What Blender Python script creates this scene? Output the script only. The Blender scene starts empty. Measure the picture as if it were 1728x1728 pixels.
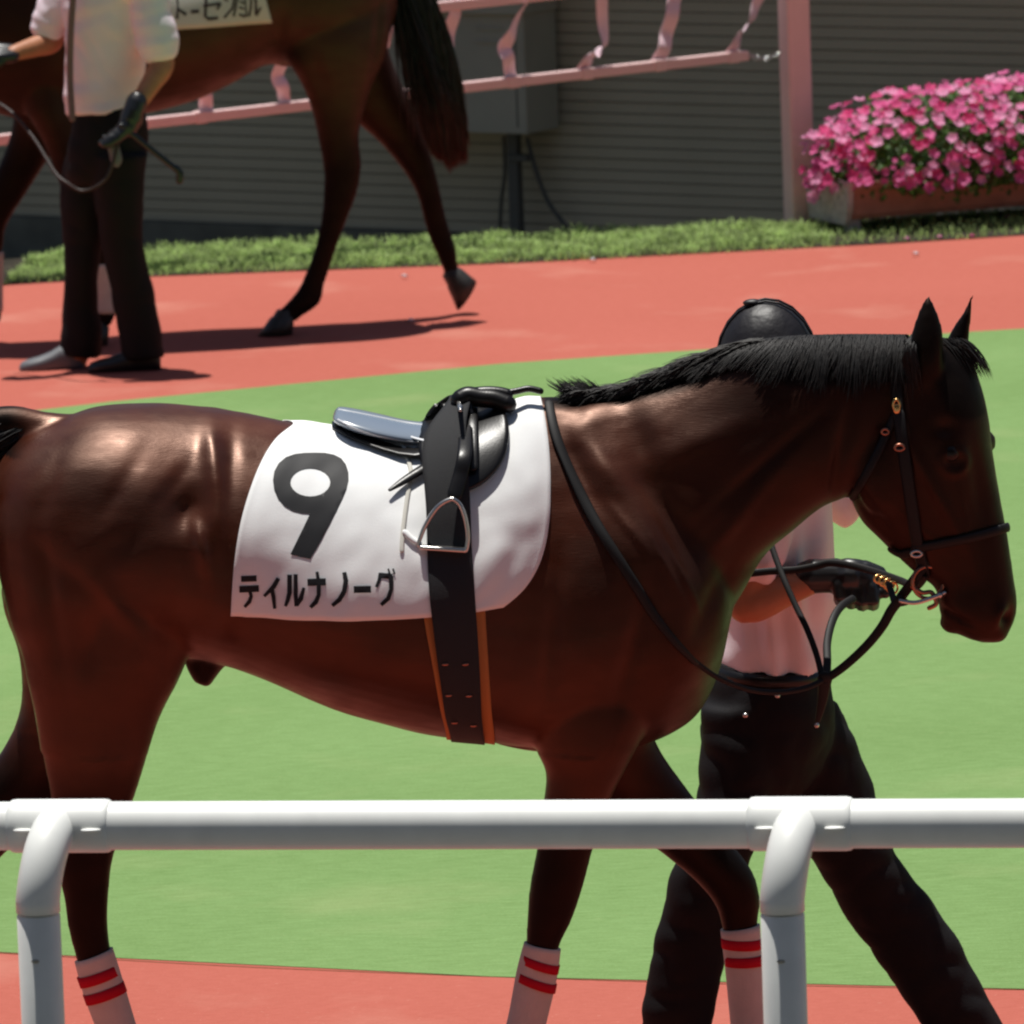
import bpy, bmesh, math, random
import numpy as np
from mathutils import Vector, Matrix, noise
from mathutils.bvhtree import BVHTree
from mathutils.geometry import delaunay_2d_cdt
random.seed(7)
V = Vector
C = bpy.context.scene.collection
scene = bpy.context.scene

# ------------------------------------------------------------------ camera, world, sun, exposure
FPX = 13120.0
CAMZ = 3.76
PITCH = math.atan(1997 / FPX)
ROLL = math.radians(2.0)
CPOS = V((0, 0, CAMZ))
_R0 = V((1, 0, 0)); _F = V((0, math.cos(PITCH), -math.sin(PITCH))); _U0 = V((0, math.sin(PITCH), math.cos(PITCH)))
_R = _R0 * math.cos(ROLL) - _U0 * math.sin(ROLL)
_U = _R0 * math.sin(ROLL) + _U0 * math.cos(ROLL)
cam_data = bpy.data.cameras.new('camera')
cam = bpy.data.objects.new('camera', cam_data); C.objects.link(cam)
M3 = Matrix((_R, _U, -_F)).transposed()
cam.matrix_world = Matrix.Translation(CPOS) @ M3.to_4x4()
cam_data.sensor_width = 36
cam_data.lens = 36 * FPX / 1728
cam_data.clip_start = 0.5; cam_data.clip_end = 2000
cam_data.dof.use_dof = True
cam_data.dof.focus_distance = 16.15
cam_data.dof.aperture_fstop = 15
scene.camera = cam

SUN = V((-0.06, 0.135, 0.97)).normalized()
world = bpy.data.worlds.new('World'); scene.world = world; world.use_nodes = True
nt = world.node_tree
sky = nt.nodes.new('ShaderNodeTexSky'); sky.sky_type = 'NISHITA'; sky.sun_disc = False
sky.sun_elevation = math.asin(SUN.z); sky.sun_rotation = math.atan2(SUN.x, SUN.y)
nt.links.new(sky.outputs[0], nt.nodes['Background'].inputs[0])
nt.nodes['Background'].inputs[1].default_value = 0.05
sl = bpy.data.lights.new('sun', 'SUN'); sl.energy = 5.0; sl.angle = math.radians(0.5); sl.color = (1.0, 0.97, 0.91)
so = bpy.data.objects.new('sun', sl); C.objects.link(so)
so.rotation_euler = SUN.to_track_quat('Z', 'Y').to_euler(); so.location = (0, 16, 30)
scene.view_settings.view_transform = 'Standard'
scene.view_settings.look = 'None'
scene.view_settings.exposure = 0.1
scene.view_settings.gamma = 1
scene.view_settings.use_curve_mapping = False
scene.cycles.filter_width = 2.3   # the soft lens of a small zoom camera

# ------------------------------------------------------------------ helpers
def ray(px, py):
    return (_F * FPX + _R * (px - 864) + _U * (864 - py)).normalized()
def on_z(px, py, z=0.0):
    d = ray(px, py); return CPOS + d * ((z - CAMZ) / d.z)
def project(p):
    v = p - CPOS; k = FPX / v.dot(_F)
    return 864 + v.dot(_R) * k, 864 - v.dot(_U) * k

class Frame:
    """a vertical plane: n points away from the viewer, yaw turns it"""
    def __init__(s, x0, y0, yaw=0.0):
        a = math.radians(yaw)
        s.o = V((x0, y0, 0)); s.u = V((math.cos(a), math.sin(a), 0)); s.n = V((-math.sin(a), math.cos(a), 0))
    def P(s, px, py, off=0.0):
        d = ray(px, py)
        t = (s.o + s.n * off - CPOS).dot(s.n) / d.dot(s.n)
        return CPOS + d * t

WL = {}
def wloc(o):
    return WL.get(o.name, V((0, 0, 0)))
def empty(name, loc, label=None, cat=None, group=None):
    o = bpy.data.objects.new(name, None); C.objects.link(o); o.location = loc; o.empty_display_size = .1
    WL[o.name] = V(loc); tag(o, label, cat, group); return o
def tag(o, label=None, cat=None, group=None, kind=None):
    if label: o['label'] = label
    if cat: o['category'] = cat
    if group: o['group'] = group
    if kind: o['kind'] = kind
    return o
def mk(name, verts, faces, mat, parent=None, smooth=True, mesh=None):
    off = wloc(parent) if parent is not None else V((0, 0, 0))
    if mesh is None:
        mesh = bpy.data.meshes.new(name)
        mesh.from_pydata([tuple(V(v) - off) for v in verts], [], faces)
    elif off.length > 0:
        mesh.transform(Matrix.Translation(-off))
    mesh.update()
    if smooth:
        mesh.polygons.foreach_set('use_smooth', [True] * len(mesh.polygons))
    if mat is not None:
        mesh.materials.clear(); mesh.materials.append(mat)
    o = bpy.data.objects.new(name, mesh); C.objects.link(o)
    if parent is not None: o.parent = parent
    WL[o.name] = off
    return o
class Geo:
    def __init__(s): s.v = []; s.f = []
    def add(s, vf):
        b = len(s.v); s.v += vf[0]; s.f += [tuple(i + b for i in f) for f in vf[1]]; return s
    def out(s): return s.v, s.f

def catmull(rows, n):
    a = np.array(rows, float); out = []
    for i in range(len(a) - 1):
        p0 = a[max(i - 1, 0)]; p1 = a[i]; p2 = a[i + 1]; p3 = a[min(i + 2, len(a) - 1)]
        for k in range(n):
            t = k / n
            out.append(.5 * ((2 * p1) + (-p0 + p2) * t + (2 * p0 - 5 * p1 + 4 * p2 - p3) * t * t + (-p0 + 3 * p1 - 3 * p2 + p3) * t ** 3))
    out.append(a[-1]); return np.array(out)

def rings_to_mesh(rings, closed_ends=True):
    n = len(rings[0]); v = []; f = []
    for r in rings: v += r
    for i in range(len(rings) - 1):
        for j in range(n):
            a = i * n + j; b = i * n + (j + 1) % n
            f.append((a, b, b + n, a + n))
    if closed_ends:
        for ri, rev in ((0, True), (len(rings) - 1, False)):
            c = sum((V(p) for p in rings[ri]), V((0, 0, 0))) / n
            v.append(c); ci = len(v) - 1
            for j in range(n):
                a = ri * n + j; b = ri * n + (j + 1) % n
                f.append((b, a, ci) if rev else (a, b, ci))
    return v, f

def loft(fr, st, n=32, sub=4, inflate=0.0, minz=None, warp=None, ends=True):
    """stations: (ax, ay, bx, by, halfwidth, offset, bias, power) with A and B edge points in the plane"""
    rows = []
    for s in st:
        s = list(s) + [0.0, 0.0, 1.0][len(s) - 5:] if len(s) < 8 else list(s)
        rows.append(s)
    rows = catmull(rows, sub)
    rings = []
    for s in rows:
        A = fr.P(s[0], s[1], s[5]); B = fr.P(s[2], s[3], s[5]); Mi = (A + B) / 2; H = (A - B) / 2
        if inflate: H = H + H.normalized() * inflate
        w = max(.004, s[4] + inflate)
        ring = []
        for k in range(n):
            t = 2 * math.pi * k / n; c = math.cos(t); sn = math.sin(t)
            p = Mi + H * (c - s[6] * sn * sn) + fr.n * (w * math.copysign(abs(sn) ** s[7], sn))
            if minz is not None and p.z < minz: p = V((p.x, p.y, minz))
            if warp: p = warp(p)
            ring.append(p)
        rings.append(ring)
    return rings_to_mesh(rings, ends)

def tube(pts, rad, n=10, normal=None, flat=1.0, cap=True, ends=True):
    """tube through 3-D points; rad a number or list; flat<1 squashes it along normal"""
    pts = [V(p) for p in pts]
    if not hasattr(rad, '__len__'): rad = [rad] * len(pts)
    P2, R2 = list(pts), list(rad)
    if cap:
        d0 = (pts[0] - pts[1]).normalized(); d1 = (pts[-1] - pts[-2]).normalized()
        P2 = [pts[0] + d0 * rad[0] * .92, pts[0] + d0 * rad[0] * .6] + P2 + [pts[-1] + d1 * rad[-1] * .6, pts[-1] + d1 * rad[-1] * .92]
        R2 = [rad[0] * .38, rad[0] * .8] + R2 + [rad[-1] * .8, rad[-1] * .38]
    rings = []; prev = None
    for i, p in enumerate(P2):
        t = (P2[min(i + 1, len(P2) - 1)] - P2[max(i - 1, 0)]).normalized()
        if normal is not None:
            nn = normal[min(max(i - (2 if cap else 0), 0), len(pts) - 1)] if isinstance(normal, list) else normal
            a = V(nn)
        else:
            a = prev if prev is not None else (V((0, 0, 1)) if abs(t.z) < .9 else V((1, 0, 0)))
        a = (a - t * a.dot(t))
        a = a.normalized() if a.length > 1e-6 else t.orthogonal().normalized()
        prev = a; b = t.cross(a)
        rings.append([p + a * (math.cos(2 * math.pi * k / n) * R2[i] * flat) + b * (math.sin(2 * math.pi * k / n) * R2[i]) for k in range(n)])
    return rings_to_mesh(rings, ends)

def smooth_path(pts, n=6):
    return [V(r) for r in catmull([tuple(p) for p in pts], n)]
def ball(c, r, n=12, sz=(1, 1, 1)):
    rings = []
    for i in range(1, n):
        th = math.pi * i / n
        rings.append([V(c) + V((math.sin(th) * math.cos(a) * r * sz[0], math.sin(th) * math.sin(a) * r * sz[1], math.cos(th) * r * sz[2]))
                      for a in [2 * math.pi * k / (n * 2) for k in range(n * 2)]])
    v, f = rings_to_mesh(rings)
    return v, f
def boxg(c, s, yaw=0.0, rot=None):
    m = rot if rot else Matrix.Rotation(yaw, 3, 'Z')
    v = [V(c) + m @ V((s[0] * x / 2, s[1] * y / 2, s[2] * z / 2)) for x in (-1, 1) for y in (-1, 1) for z in (-1, 1)]
    return v, [(0, 1, 3, 2), (4, 6, 7, 5), (0, 4, 5, 1), (2, 3, 7, 6), (0, 2, 6, 4), (1, 5, 7, 3)]
def bevel_box(c, s, bev, rot=None, yaw=0.0, seg=2):
    bm = bmesh.new(); bmesh.ops.create_cube(bm, size=1)
    bmesh.ops.scale(bm, vec=s, verts=bm.verts)
    bmesh.ops.bevel(bm, geom=bm.edges[:], offset=bev, segments=seg, affect='EDGES', profile=.6)
    m = rot if rot else Matrix.Rotation(yaw, 3, 'Z')
    bm.verts.index_update()
    v = [V(c) + m @ x.co for x in bm.verts]; f = [tuple(q.index for q in x.verts) for x in bm.faces]
    bm.free(); return v, f

def remesh(verts, faces, voxel, it=4, fac=.5):
    me = bpy.data.meshes.new('tmp'); me.from_pydata([tuple(v) for v in verts], [], faces); me.update()
    o = bpy.data.objects.new('tmp', me); C.objects.link(o)
    m = o.modifiers.new('r', 'REMESH'); m.mode = 'VOXEL'; m.voxel_size = voxel
    s = o.modifiers.new('s', 'SMOOTH'); s.factor = fac; s.iterations = it
    dg = bpy.context.evaluated_depsgraph_get(); dg.update()
    out = bpy.data.meshes.new_from_object(o.evaluated_get(dg))
    bpy.data.objects.remove(o); bpy.data.meshes.remove(me)
    return out
def remesh_geo(parts, vx):
    g = Geo()
    for p in parts: g.add(p)
    me = remesh(*g.out(), vx, 3, .5)
    v = [x.co.copy() for x in me.vertices]; f = [tuple(p.vertices) for p in me.polygons]; return v, f
def mesh_np(me):
    co = np.empty(len(me.vertices) * 3); me.vertices.foreach_get('co', co)
    no = np.empty(len(me.vertices) * 3); me.vertex_normals.foreach_get('vector', no)
    return co.reshape(-1, 3), no.reshape(-1, 3)
def set_np(me, co):
    me.vertices.foreach_set('co', co.ravel()); me.update()
def px_np(co):
    d = co - np.array(CPOS); k = FPX / (d @ np.array(_F))
    return 864 + (d @ np.array(_R)) * k, 864 - (d @ np.array(_U)) * k
def flat_px(fr, co):
    """photo coordinates of each vertex moved sideways onto the frame's middle plane"""
    n = np.array(fr.n); o = np.array(fr.o)
    side = (co - o) @ n
    return (*px_np(co - side[:, None] * n), side)
def mesh_bvh(me):
    return BVHTree.FromPolygons([v.co.copy() for v in me.vertices], [tuple(p.vertices) for p in me.polygons])
def set_attr(me, name, vals):
    a = me.attributes.new(name, 'FLOAT', 'POINT'); a.data.foreach_set('value', vals.astype(np.float32))
def gauss(X, Y, cx, cy, rx, ry, ang=0):
    a = math.radians(ang); dx = X - cx; dy = Y - cy
    u = dx * math.cos(a) + dy * math.sin(a); w = -dx * math.sin(a) + dy * math.cos(a)
    return np.exp(-(u / rx) ** 2 - (w / ry) ** 2)
def seg_dist(X, Y, pts):
    best = np.full(X.shape, 1e9)
    for (x0, y0), (x1, y1) in zip(pts[:-1], pts[1:]):
        dx, dy = x1 - x0, y1 - y0; L = dx * dx + dy * dy
        t = np.clip(((X - x0) * dx + (Y - y0) * dy) / L, 0, 1)
        best = np.minimum(best, np.hypot(X - x0 - t * dx, Y - y0 - t * dy))
    return best
def sstep(a, b, x):
    t = np.clip((x - a) / (b - a), 0, 1); return t * t * (3 - 2 * t)

# ------------------------------------------------------------------ materials
MATS = {}
def mat(name, col, rough=.6, spec=.5, var=0.0, scale=20.0, bump=0.0, bscale=200.0, metal=0.0, coat=0.0, stretch=(1, 1, 1), sheen=0.0, col2=None, detail=4.0, bdist=.01):
    m = bpy.data.materials.new(name); m.use_nodes = True; t = m.node_tree; b = t.nodes['Principled BSDF']
    b.inputs['Base Color'].default_value = (*col, 1); b.inputs['Roughness'].default_value = rough
    b.inputs['Specular IOR Level'].default_value = spec; b.inputs['Metallic'].default_value = metal
    b.inputs['Coat Weight'].default_value = coat; b.inputs['Sheen Weight'].default_value = sheen
    tc = t.nodes.new('ShaderNodeTexCoord'); mp = t.nodes.new('ShaderNodeMapping'); mp.inputs['Scale'].default_value = stretch
    t.links.new(tc.outputs['Object'], mp.inputs['Vector'])
    if var > 0 or col2:
        n = t.nodes.new('ShaderNodeTexNoise'); n.inputs['Scale'].default_value = scale; n.inputs['Detail'].default_value = detail
        t.links.new(mp.outputs[0], n.inputs['Vector'])
        r = t.nodes.new('ShaderNodeValToRGB'); r.color_ramp.elements[0].position = .3; r.color_ramp.elements[1].position = .7
        c2 = col2 if col2 else tuple(min(1, c * (1 + var)) for c in col)
        c1 = tuple(c * (1 - var) for c in col) if not col2 else col
        r.color_ramp.elements[0].color = (*c1, 1); r.color_ramp.elements[1].color = (*c2, 1)
        t.links.new(n.outputs['Fac'], r.inputs[0]); t.links.new(r.outputs[0], b.inputs['Base Color'])
    if bump > 0:
        n2 = t.nodes.new('ShaderNodeTexNoise'); n2.inputs['Scale'].default_value = bscale; n2.inputs['Detail'].default_value = 3
        t.links.new(mp.outputs[0], n2.inputs['Vector'])
        bp = t.nodes.new('ShaderNodeBump'); bp.inputs['Strength'].default_value = bump; bp.inputs['Distance'].default_value = bdist
        t.links.new(n2.outputs['Fac'], bp.inputs['Height']); t.links.new(bp.outputs[0], b.inputs['Normal'])
    MATS[name] = m
    return m

def coat_mat(name, brown, brown2, black=(.0045, .004, .004), rough=.36):
    m = bpy.data.materials.new(name); m.use_nodes = True; t = m.node_tree; b = t.nodes['Principled BSDF']
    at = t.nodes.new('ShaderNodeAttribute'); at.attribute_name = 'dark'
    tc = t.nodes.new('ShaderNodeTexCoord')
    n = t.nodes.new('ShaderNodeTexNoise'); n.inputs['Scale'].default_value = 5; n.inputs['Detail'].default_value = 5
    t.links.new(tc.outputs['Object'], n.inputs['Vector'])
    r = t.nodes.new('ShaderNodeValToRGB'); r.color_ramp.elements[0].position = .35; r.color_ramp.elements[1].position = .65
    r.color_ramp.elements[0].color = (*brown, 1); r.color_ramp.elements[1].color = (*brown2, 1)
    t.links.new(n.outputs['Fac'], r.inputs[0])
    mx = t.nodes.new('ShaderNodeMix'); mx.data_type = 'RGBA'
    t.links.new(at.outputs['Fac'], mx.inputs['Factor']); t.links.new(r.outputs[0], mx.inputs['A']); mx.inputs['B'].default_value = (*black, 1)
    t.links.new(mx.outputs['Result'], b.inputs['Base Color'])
    b.inputs['Roughness'].default_value = rough;
    n4 = t.nodes.new('ShaderNodeTexNoise'); n4.inputs['Scale'].default_value = 9; n4.inputs['Detail'].default_value = 6
    mp4 = t.nodes.new('ShaderNodeMapping'); mp4.inputs['Scale'].default_value = (1, 1, 2.2); mp4.inputs['Rotation'].default_value = (0, .6, 0)
    t.links.new(tc.outputs['Object'], mp4.inputs['Vector']); t.links.new(mp4.outputs[0], n4.inputs['Vector'])
    r4 = t.nodes.new('ShaderNodeMapRange'); r4.inputs['From Min'].default_value = .3; r4.inputs['From Max'].default_value = .7
    r4.inputs['To Min'].default_value = rough - .06; r4.inputs['To Max'].default_value = rough + .16
    t.links.new(n4.outputs['Fac'], r4.inputs['Value']); t.links.new(r4.outputs[0], b.inputs['Roughness'])
    r3 = t.nodes.new('ShaderNodeMapRange'); r3.inputs['To Min'].default_value = .68; r3.inputs['To Max'].default_value = .18; b.inputs['Specular Tint'].default_value = (1.0, .58, .42, 1)
    t.links.new(at.outputs['Fac'], r3.inputs['Value']); t.links.new(r3.outputs[0], b.inputs['Specular IOR Level'])
    # short hair: fine streaks along the body
    mp = t.nodes.new('ShaderNodeMapping'); mp.inputs['Scale'].default_value = (40, 260, 620)
    mp.inputs['Rotation'].default_value = (0, .35, 0)
    t.links.new(tc.outputs['Object'], mp.inputs['Vector'])
    n2 = t.nodes.new('ShaderNodeTexNoise'); n2.inputs['Scale'].default_value = 1; n2.inputs['Detail'].default_value = 3
    t.links.new(mp.outputs[0], n2.inputs['Vector'])
    bp = t.nodes.new('ShaderNodeBump'); bp.inputs['Strength'].default_value = .3; bp.inputs['Distance'].default_value = .0016
    n3 = t.nodes.new('ShaderNodeTexNoise'); n3.inputs['Scale'].default_value = 26; n3.inputs['Detail'].default_value = 3
    t.links.new(tc.outputs['Object'], n3.inputs['Vector'])
    bp2 = t.nodes.new('ShaderNodeBump'); bp2.inputs['Strength'].default_value = .07; bp2.inputs['Distance'].default_value = .006
    t.links.new(n3.outputs['Fac'], bp2.inputs['Height']); t.links.new(bp2.outputs[0], bp.inputs['Normal'])
    t.links.new(n2.outputs['Fac'], bp.inputs['Height']); t.links.new(bp.outputs[0], b.inputs['Normal'])
    return m

M_COAT = coat_mat('bay_coat', (.028, .0056, .0024), (.062, .0125, .0042), rough=.38)
M_COAT2 = coat_mat('dark_bay_coat', (.014, .0046, .0030), (.022, .0066, .004), rough=.5)
M_HAIR = mat('black_hair', (.012, .0100, .0092), .58, .4, var=.5, scale=30)
M_TAIL2 = mat('brown_black_hair', (.008, .006, .006), .5, .4, var=.4, scale=60)
M_TAILTIP = mat('reddish_hair', (.05, .012, .010), .6, .3)
M_HOOF = mat('hoof', (.028, .028, .024), .45, .5, var=.4, scale=40)
M_CLOTH = mat('white_cloth', (.87, .87, .86), .85, .2, var=.02, scale=8, bump=.2, bscale=420, bdist=.002)
M_CLOTH2 = mat('offwhite_cloth', (.60, .58, .52), .9, .2, var=.05, scale=8)
M_PRINT = mat('black_print', (.012, .012, .014), .6, .3)
M_PRINT2 = mat('worn_print', (.07, .05, .05), .8, .2)
M_LEATHER = mat('black_leather', (.007, .006, .006), .34, .34, bump=.12, bscale=240, bdist=.002)
M_STRAP = mat('black_webbing', (.020, .020, .022), .75, .3, bump=.6, bscale=600, bdist=.002)
M_REIN = mat('black_rein', (.008, .007, .007), .6, .3)
M_SEAT = mat('saddle_seat', (.20, .24, .30), .22, .6, coat=.3)
M_PIPING = mat('pale_piping', (.62, .63, .66), .4, .5)
M_SILVER = mat('steel', (.62, .60, .57), .3, .5, metal=1.0)
M_GOLD = mat('brass', (.80, .50, .20), .28, .5, metal=1.0)
M_COPPER = mat('copper', (.42, .18, .12), .35, .5, metal=1.0)
M_ELASTIC = mat('tan_elastic', (.44, .175, .055), .8, .2, bump=.4, bscale=300, bdist=.002)
M_BANDAGE = mat('white_bandage', (.62, .55, .50), .9, .1, var=.04, scale=30, bump=.5, bscale=250, bdist=.003)
M_STRIPE = mat('red_stripe', (.50, .012, .028), .85, .1)
M_SKIN = mat('skin', (.42, .17, .085), .5, .4, var=.08, scale=30)
M_SHIRT = mat('pink_shirt', (.87, .76, .79), .85, .2, var=.03, scale=12, bump=.3, bscale=300, bdist=.002)
M_SHIRT2 = mat('pale_shirt', (.88, .74, .82), .85, .2, var=.03, scale=12)
M_TROUSER = mat('black_trousers', (.007, .006, .007), .75, .2, bump=.3, bscale=200, bdist=.002)
M_GLOVE = mat('black_glove', (.009, .009, .010), .32, .6)
M_CAP = mat('black_cap', (.010, .008, .010), .5, .45, bump=.35, bscale=22, bdist=.012)
M_SHOE = mat('grey_shoe', (.13, .135, .145), .5, .4)
M_SHOE2 = mat('black_shoe', (.014, .014, .015), .35, .5)
M_EYE = mat('eye', (.006, .004, .003), .3, .3)
M_WHITEPIPE = mat('white_plastic_pipe', (.80, .81, .78), .42, .5, var=.045, scale=16, detail=8)
M_DIRT = mat('pipe_dirt', (.35, .33, .28), .8, .2)
M_PINK = mat('pink_paint', (.86, .60, .58), .5, .4, var=.04, scale=9)
M_RIBBON = mat('pink_ribbon', (.84, .63, .68), .4, .5, var=.05, scale=9)
M_SIDING = mat('olive_siding', (.46, .395, .27), .7, .3, var=.07, scale=1.6, stretch=(1, 1, 6))
M_PLINTH = mat('concrete_plinth', (.15, .145, .115), .9, .2, var=.2, scale=5)
M_BOX = mat('grey_cabinet', (.36, .33, .25), .55, .4, var=.06, scale=4)
M_CONDUIT = mat('dark_conduit', (.095, .09, .075), .6, .4)
M_CHAIN = mat('chain_steel', (.75, .75, .72), .2, .5, metal=1.0)
M_PLANTER = mat('planter_clay', (.44, .23, .165), .8, .2, var=.15, scale=14)
M_PLANTEREND = mat('planter_end', (.50, .46, .42), .8, .2, var=.2, scale=30)
M_LEAF = mat('leaf', (.085, .19, .035), .5, .4, var=.5, scale=18)
M_STEMG = mat('grass_blade', (.37, .50, .17), .6, .3, var=.6, scale=11)
M_FLOWER = [mat('petal_pink', (.80, .15, .38), .6, .3, var=.12, scale=50), mat('petal_light', (.88, .36, .58), .6, .3, var=.1, scale=50), mat('petal_deep', (.74, .07, .24), .6, .3, var=.12, scale=50)]

def translucent(m, k=.45):
    t = m.node_tree; b = t.nodes['Principled BSDF']; o = t.nodes['Material Output']
    tr = t.nodes.new('ShaderNodeBsdfTranslucent'); mx = t.nodes.new('ShaderNodeMixShader'); mx.inputs[0].default_value = k
    l = b.inputs['Base Color'].links
    t.links.new(l[0].from_socket, tr.inputs['Color'])
    t.links.new(b.outputs[0], mx.inputs[1]); t.links.new(tr.outputs[0], mx.inputs[2]); t.links.new(mx.outputs[0], o.inputs['Surface'])
translucent(M_STEMG, .5); translucent(M_LEAF, .45)
for _m in M_FLOWER: translucent(_m, .4)

def ground_mat(name, c1, c2, speck, bstr, streak=(3.0, 26.0, 1), amt=.35, big=.6):
    """fine blades or granules: two scales of noise plus specks"""
    m = bpy.data.materials.new(name); m.use_nodes = True; t = m.node_tree; b = t.nodes['Principled BSDF']
    tc = t.nodes.new('ShaderNodeTexCoord'); mp = t.nodes.new('ShaderNodeMapping'); mp.inputs['Scale'].default_value = streak
    mp.inputs['Rotation'].default_value = (0, 0, math.radians(14))
    t.links.new(tc.outputs['Object'], mp.inputs['Vector'])
    def noi(src, sc, det=4):
        n = t.nodes.new('ShaderNodeTexNoise'); n.inputs['Scale'].default_value = sc; n.inputs['Detail'].default_value = det
        t.links.new(src, n.inputs['Vector']); return n
    a = noi(mp.outputs[0], 4, 6); bb = noi(tc.outputs['Object'], big, 3); cc = noi(tc.outputs['Object'], 150, 2)
    def mth(op, x, y, **k):
        q = t.nodes.new('ShaderNodeMath'); q.operation = op
        for i, z in enumerate((x, y)):
            if isinstance(z, (int, float)): q.inputs[i].default_value = z
            else: t.links.new(z, q.inputs[i])
        return q.outputs[0]
    s1 = mth('MULTIPLY', a.outputs['Fac'], .45); s2 = mth('MULTIPLY', bb.outputs['Fac'], .25); s3 = mth('MULTIPLY', cc.outputs['Fac'], .3)
    s = mth('ADD', mth('ADD', s1, s2), s3)
    r = t.nodes.new('ShaderNodeValToRGB'); r.color_ramp.elements[0].position = .5 - amt / 2; r.color_ramp.elements[1].position = .5 + amt / 2
    r.color_ramp.elements[0].color = (*c1, 1); r.color_ramp.elements[1].color = (*c2, 1)
    t.links.new(s, r.inputs[0])
    v = noi(mp.outputs[0], 9, 1)
    r2 = t.nodes.new('ShaderNodeValToRGB'); r2.color_ramp.elements[0].position = .74; r2.color_ramp.elements[1].position = .80
    t.links.new(v.outputs['Fac'], r2.inputs[0])
    w1 = noi(tc.outputs['Object'], 1.7, 8); r5 = t.nodes.new('ShaderNodeValToRGB'); r5.color_ramp.elements[0].position = .56; r5.color_ramp.elements[1].position = .74; r5.color_ramp.elements[1].color = (.26, .26, .26, 1)
    t.links.new(w1.outputs['Fac'], r5.inputs[0])
    sm = mth('MAXIMUM', r2.outputs[0], r5.outputs[0]); mx = t.nodes.new('ShaderNodeMix'); mx.data_type = 'RGBA'
    t.links.new(sm, mx.inputs['Factor']); t.links.new(r.outputs[0], mx.inputs['A']); mx.inputs['B'].default_value = (*speck, 1)
    t.links.new(mx.outputs['Result'], b.inputs['Base Color'])
    b.inputs['Roughness'].default_value = .9; b.inputs['Specular IOR Level'].default_value = .15
    bp = t.nodes.new('ShaderNodeBump'); bp.inputs['Strength'].default_value = bstr; bp.inputs['Distance'].default_value = .02
    t.links.new(a.outputs['Fac'], bp.inputs['Height']); t.links.new(bp.outputs[0], b.inputs['Normal'])
    return m
M_TURF = ground_mat('green_turf', (.134, .228, .070), (.198, .318, .116), (.33, .37, .17), .5, amt=.24)
M_TRACK = ground_mat('red_rubber', (.375, .096, .068), (.44, .122, .090), (.60, .33, .25), .3, streak=(6, 30, 1), amt=.22)
M_SOIL = mat('dark_soil', (.035, .03, .022), .95, .1, var=.4, scale=8)
M_EARTH = mat('sunken_ground', (.05, .05, .042), .95, .1, var=.3, scale=1.5)
M_EDGING = mat('orange_edging', (.62, .17, .08), .8, .2, var=.1, scale=12)

# ------------------------------------------------------------------ ground
def border(pts, z=0.0, ext=45):
    p = [on_z(x, y, 0) for x, y in pts]
    p = smooth_path(p, 6)
    d0 = (p[0] - p[2]).normalized(); d1 = (p[-1] - p[-3]).normalized()
    p = [p[0] + d0 * ext, p[0] + d0 * 5] + p + [p[-1] + d1 * 5, p[-1] + d1 * ext]
    return [V((q.x, q.y, z)) for q in p]
def sheet(name, a, b, mat_, z, kind='structure', cols=1):
    """ground sheet between two border lines resampled to the same count"""
    n = 60
    def res(l):
        L = [0]
        for i in range(1, len(l)): L.append(L[-1] + (l[i] - l[i - 1]).length)
        out = []
        for k in range(n + 1):
            s = L[-1] * k / n
            for i in range(1, len(l)):
                if s <= L[i] + 1e-9:
                    t = (s - L[i - 1]) / max(1e-9, L[i] - L[i - 1]); out.append(l[i - 1].lerp(l[i], t)); break
        return out
    a = res(a); b = res(b); v = []; f = []
    for i in range(n + 1):
        v += [V((a[i].x, a[i].y, z)), V((b[i].x, b[i].y, z))]
        if i: f.append((2 * i - 2, 2 * i, 2 * i + 1, 2 * i - 1))
    return tag(mk(name, v, f, mat_, smooth=False), kind=kind)
near_b = border([(0, 1609), (430, 1633), (864, 1650), (1300, 1663), (1728, 1671)])
far_b = border([(0, 700), (380, 657), (880, 611), (1180, 588), (1728, 555)])
grass_b = border([(0, 483), (280, 467), (864, 446), (1364, 421), (1728, 399)])
back_b = [p + V((.1, .95, 0)) for p in grass_b]
front_l = [V((-60, -25, 0)), V((60, -25, 0))]
NB_in = [p + V((0, .6, 0)) for p in near_b]
rail_l = [V((-60, 13.75, 0)), V((60, 13.6, 0))]
sheet('near_track', rail_l, NB_in, M_TRACK, 0.0)
M_TERRACE = mat('terrace_paving', (.10, .10, .095), .9, .2, var=.2, scale=6)
sheet('viewing_terrace', front_l, [p + V((0, .02, 0)) for p in rail_l], M_TERRACE, -0.004)
tv = [V((p.x, p.y + .0, z)) for p in near_b for z in (.0015, -.01)]
tag(mk('turf_edge', tv, [(2 * i, 2 * i + 1, 2 * i + 3, 2 * i + 2) for i in range(len(near_b) - 1)], M_TURF, smooth=False), kind='structure')
sheet('turf', near_b, far_b, M_TURF, 0.0015)
sheet('far_track', [p - V((0, .6, 0)) for p in far_b], [p + V((0, .06, 0)) for p in grass_b], M_TRACK, 0.0)
sheet('verge_soil', [p + V((0, .03, 0)) for p in grass_b], back_b, M_SOIL, 0.004)
v = [V((-400, -300, -.62)), V((400, -300, -.62)), V((400, 500, -.62)), V((-400, 500, -.62))]
tag(mk('ground', v, [(0, 1, 2, 3)], M_EARTH, smooth=False), kind='structure')
# the verge ends in a low bank down to the sunken walk
g = Geo(); n = len(back_b)
vv = [V((p.x, p.y, .004)) for p in back_b] + [V((p.x, p.y + .05, -.62)) for p in back_b]
tag(mk('verge_bank', vv, [(i, i + 1, n + i + 1, n + i) for i in range(n - 1)], M_SOIL, smooth=False), kind='structure')

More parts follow.
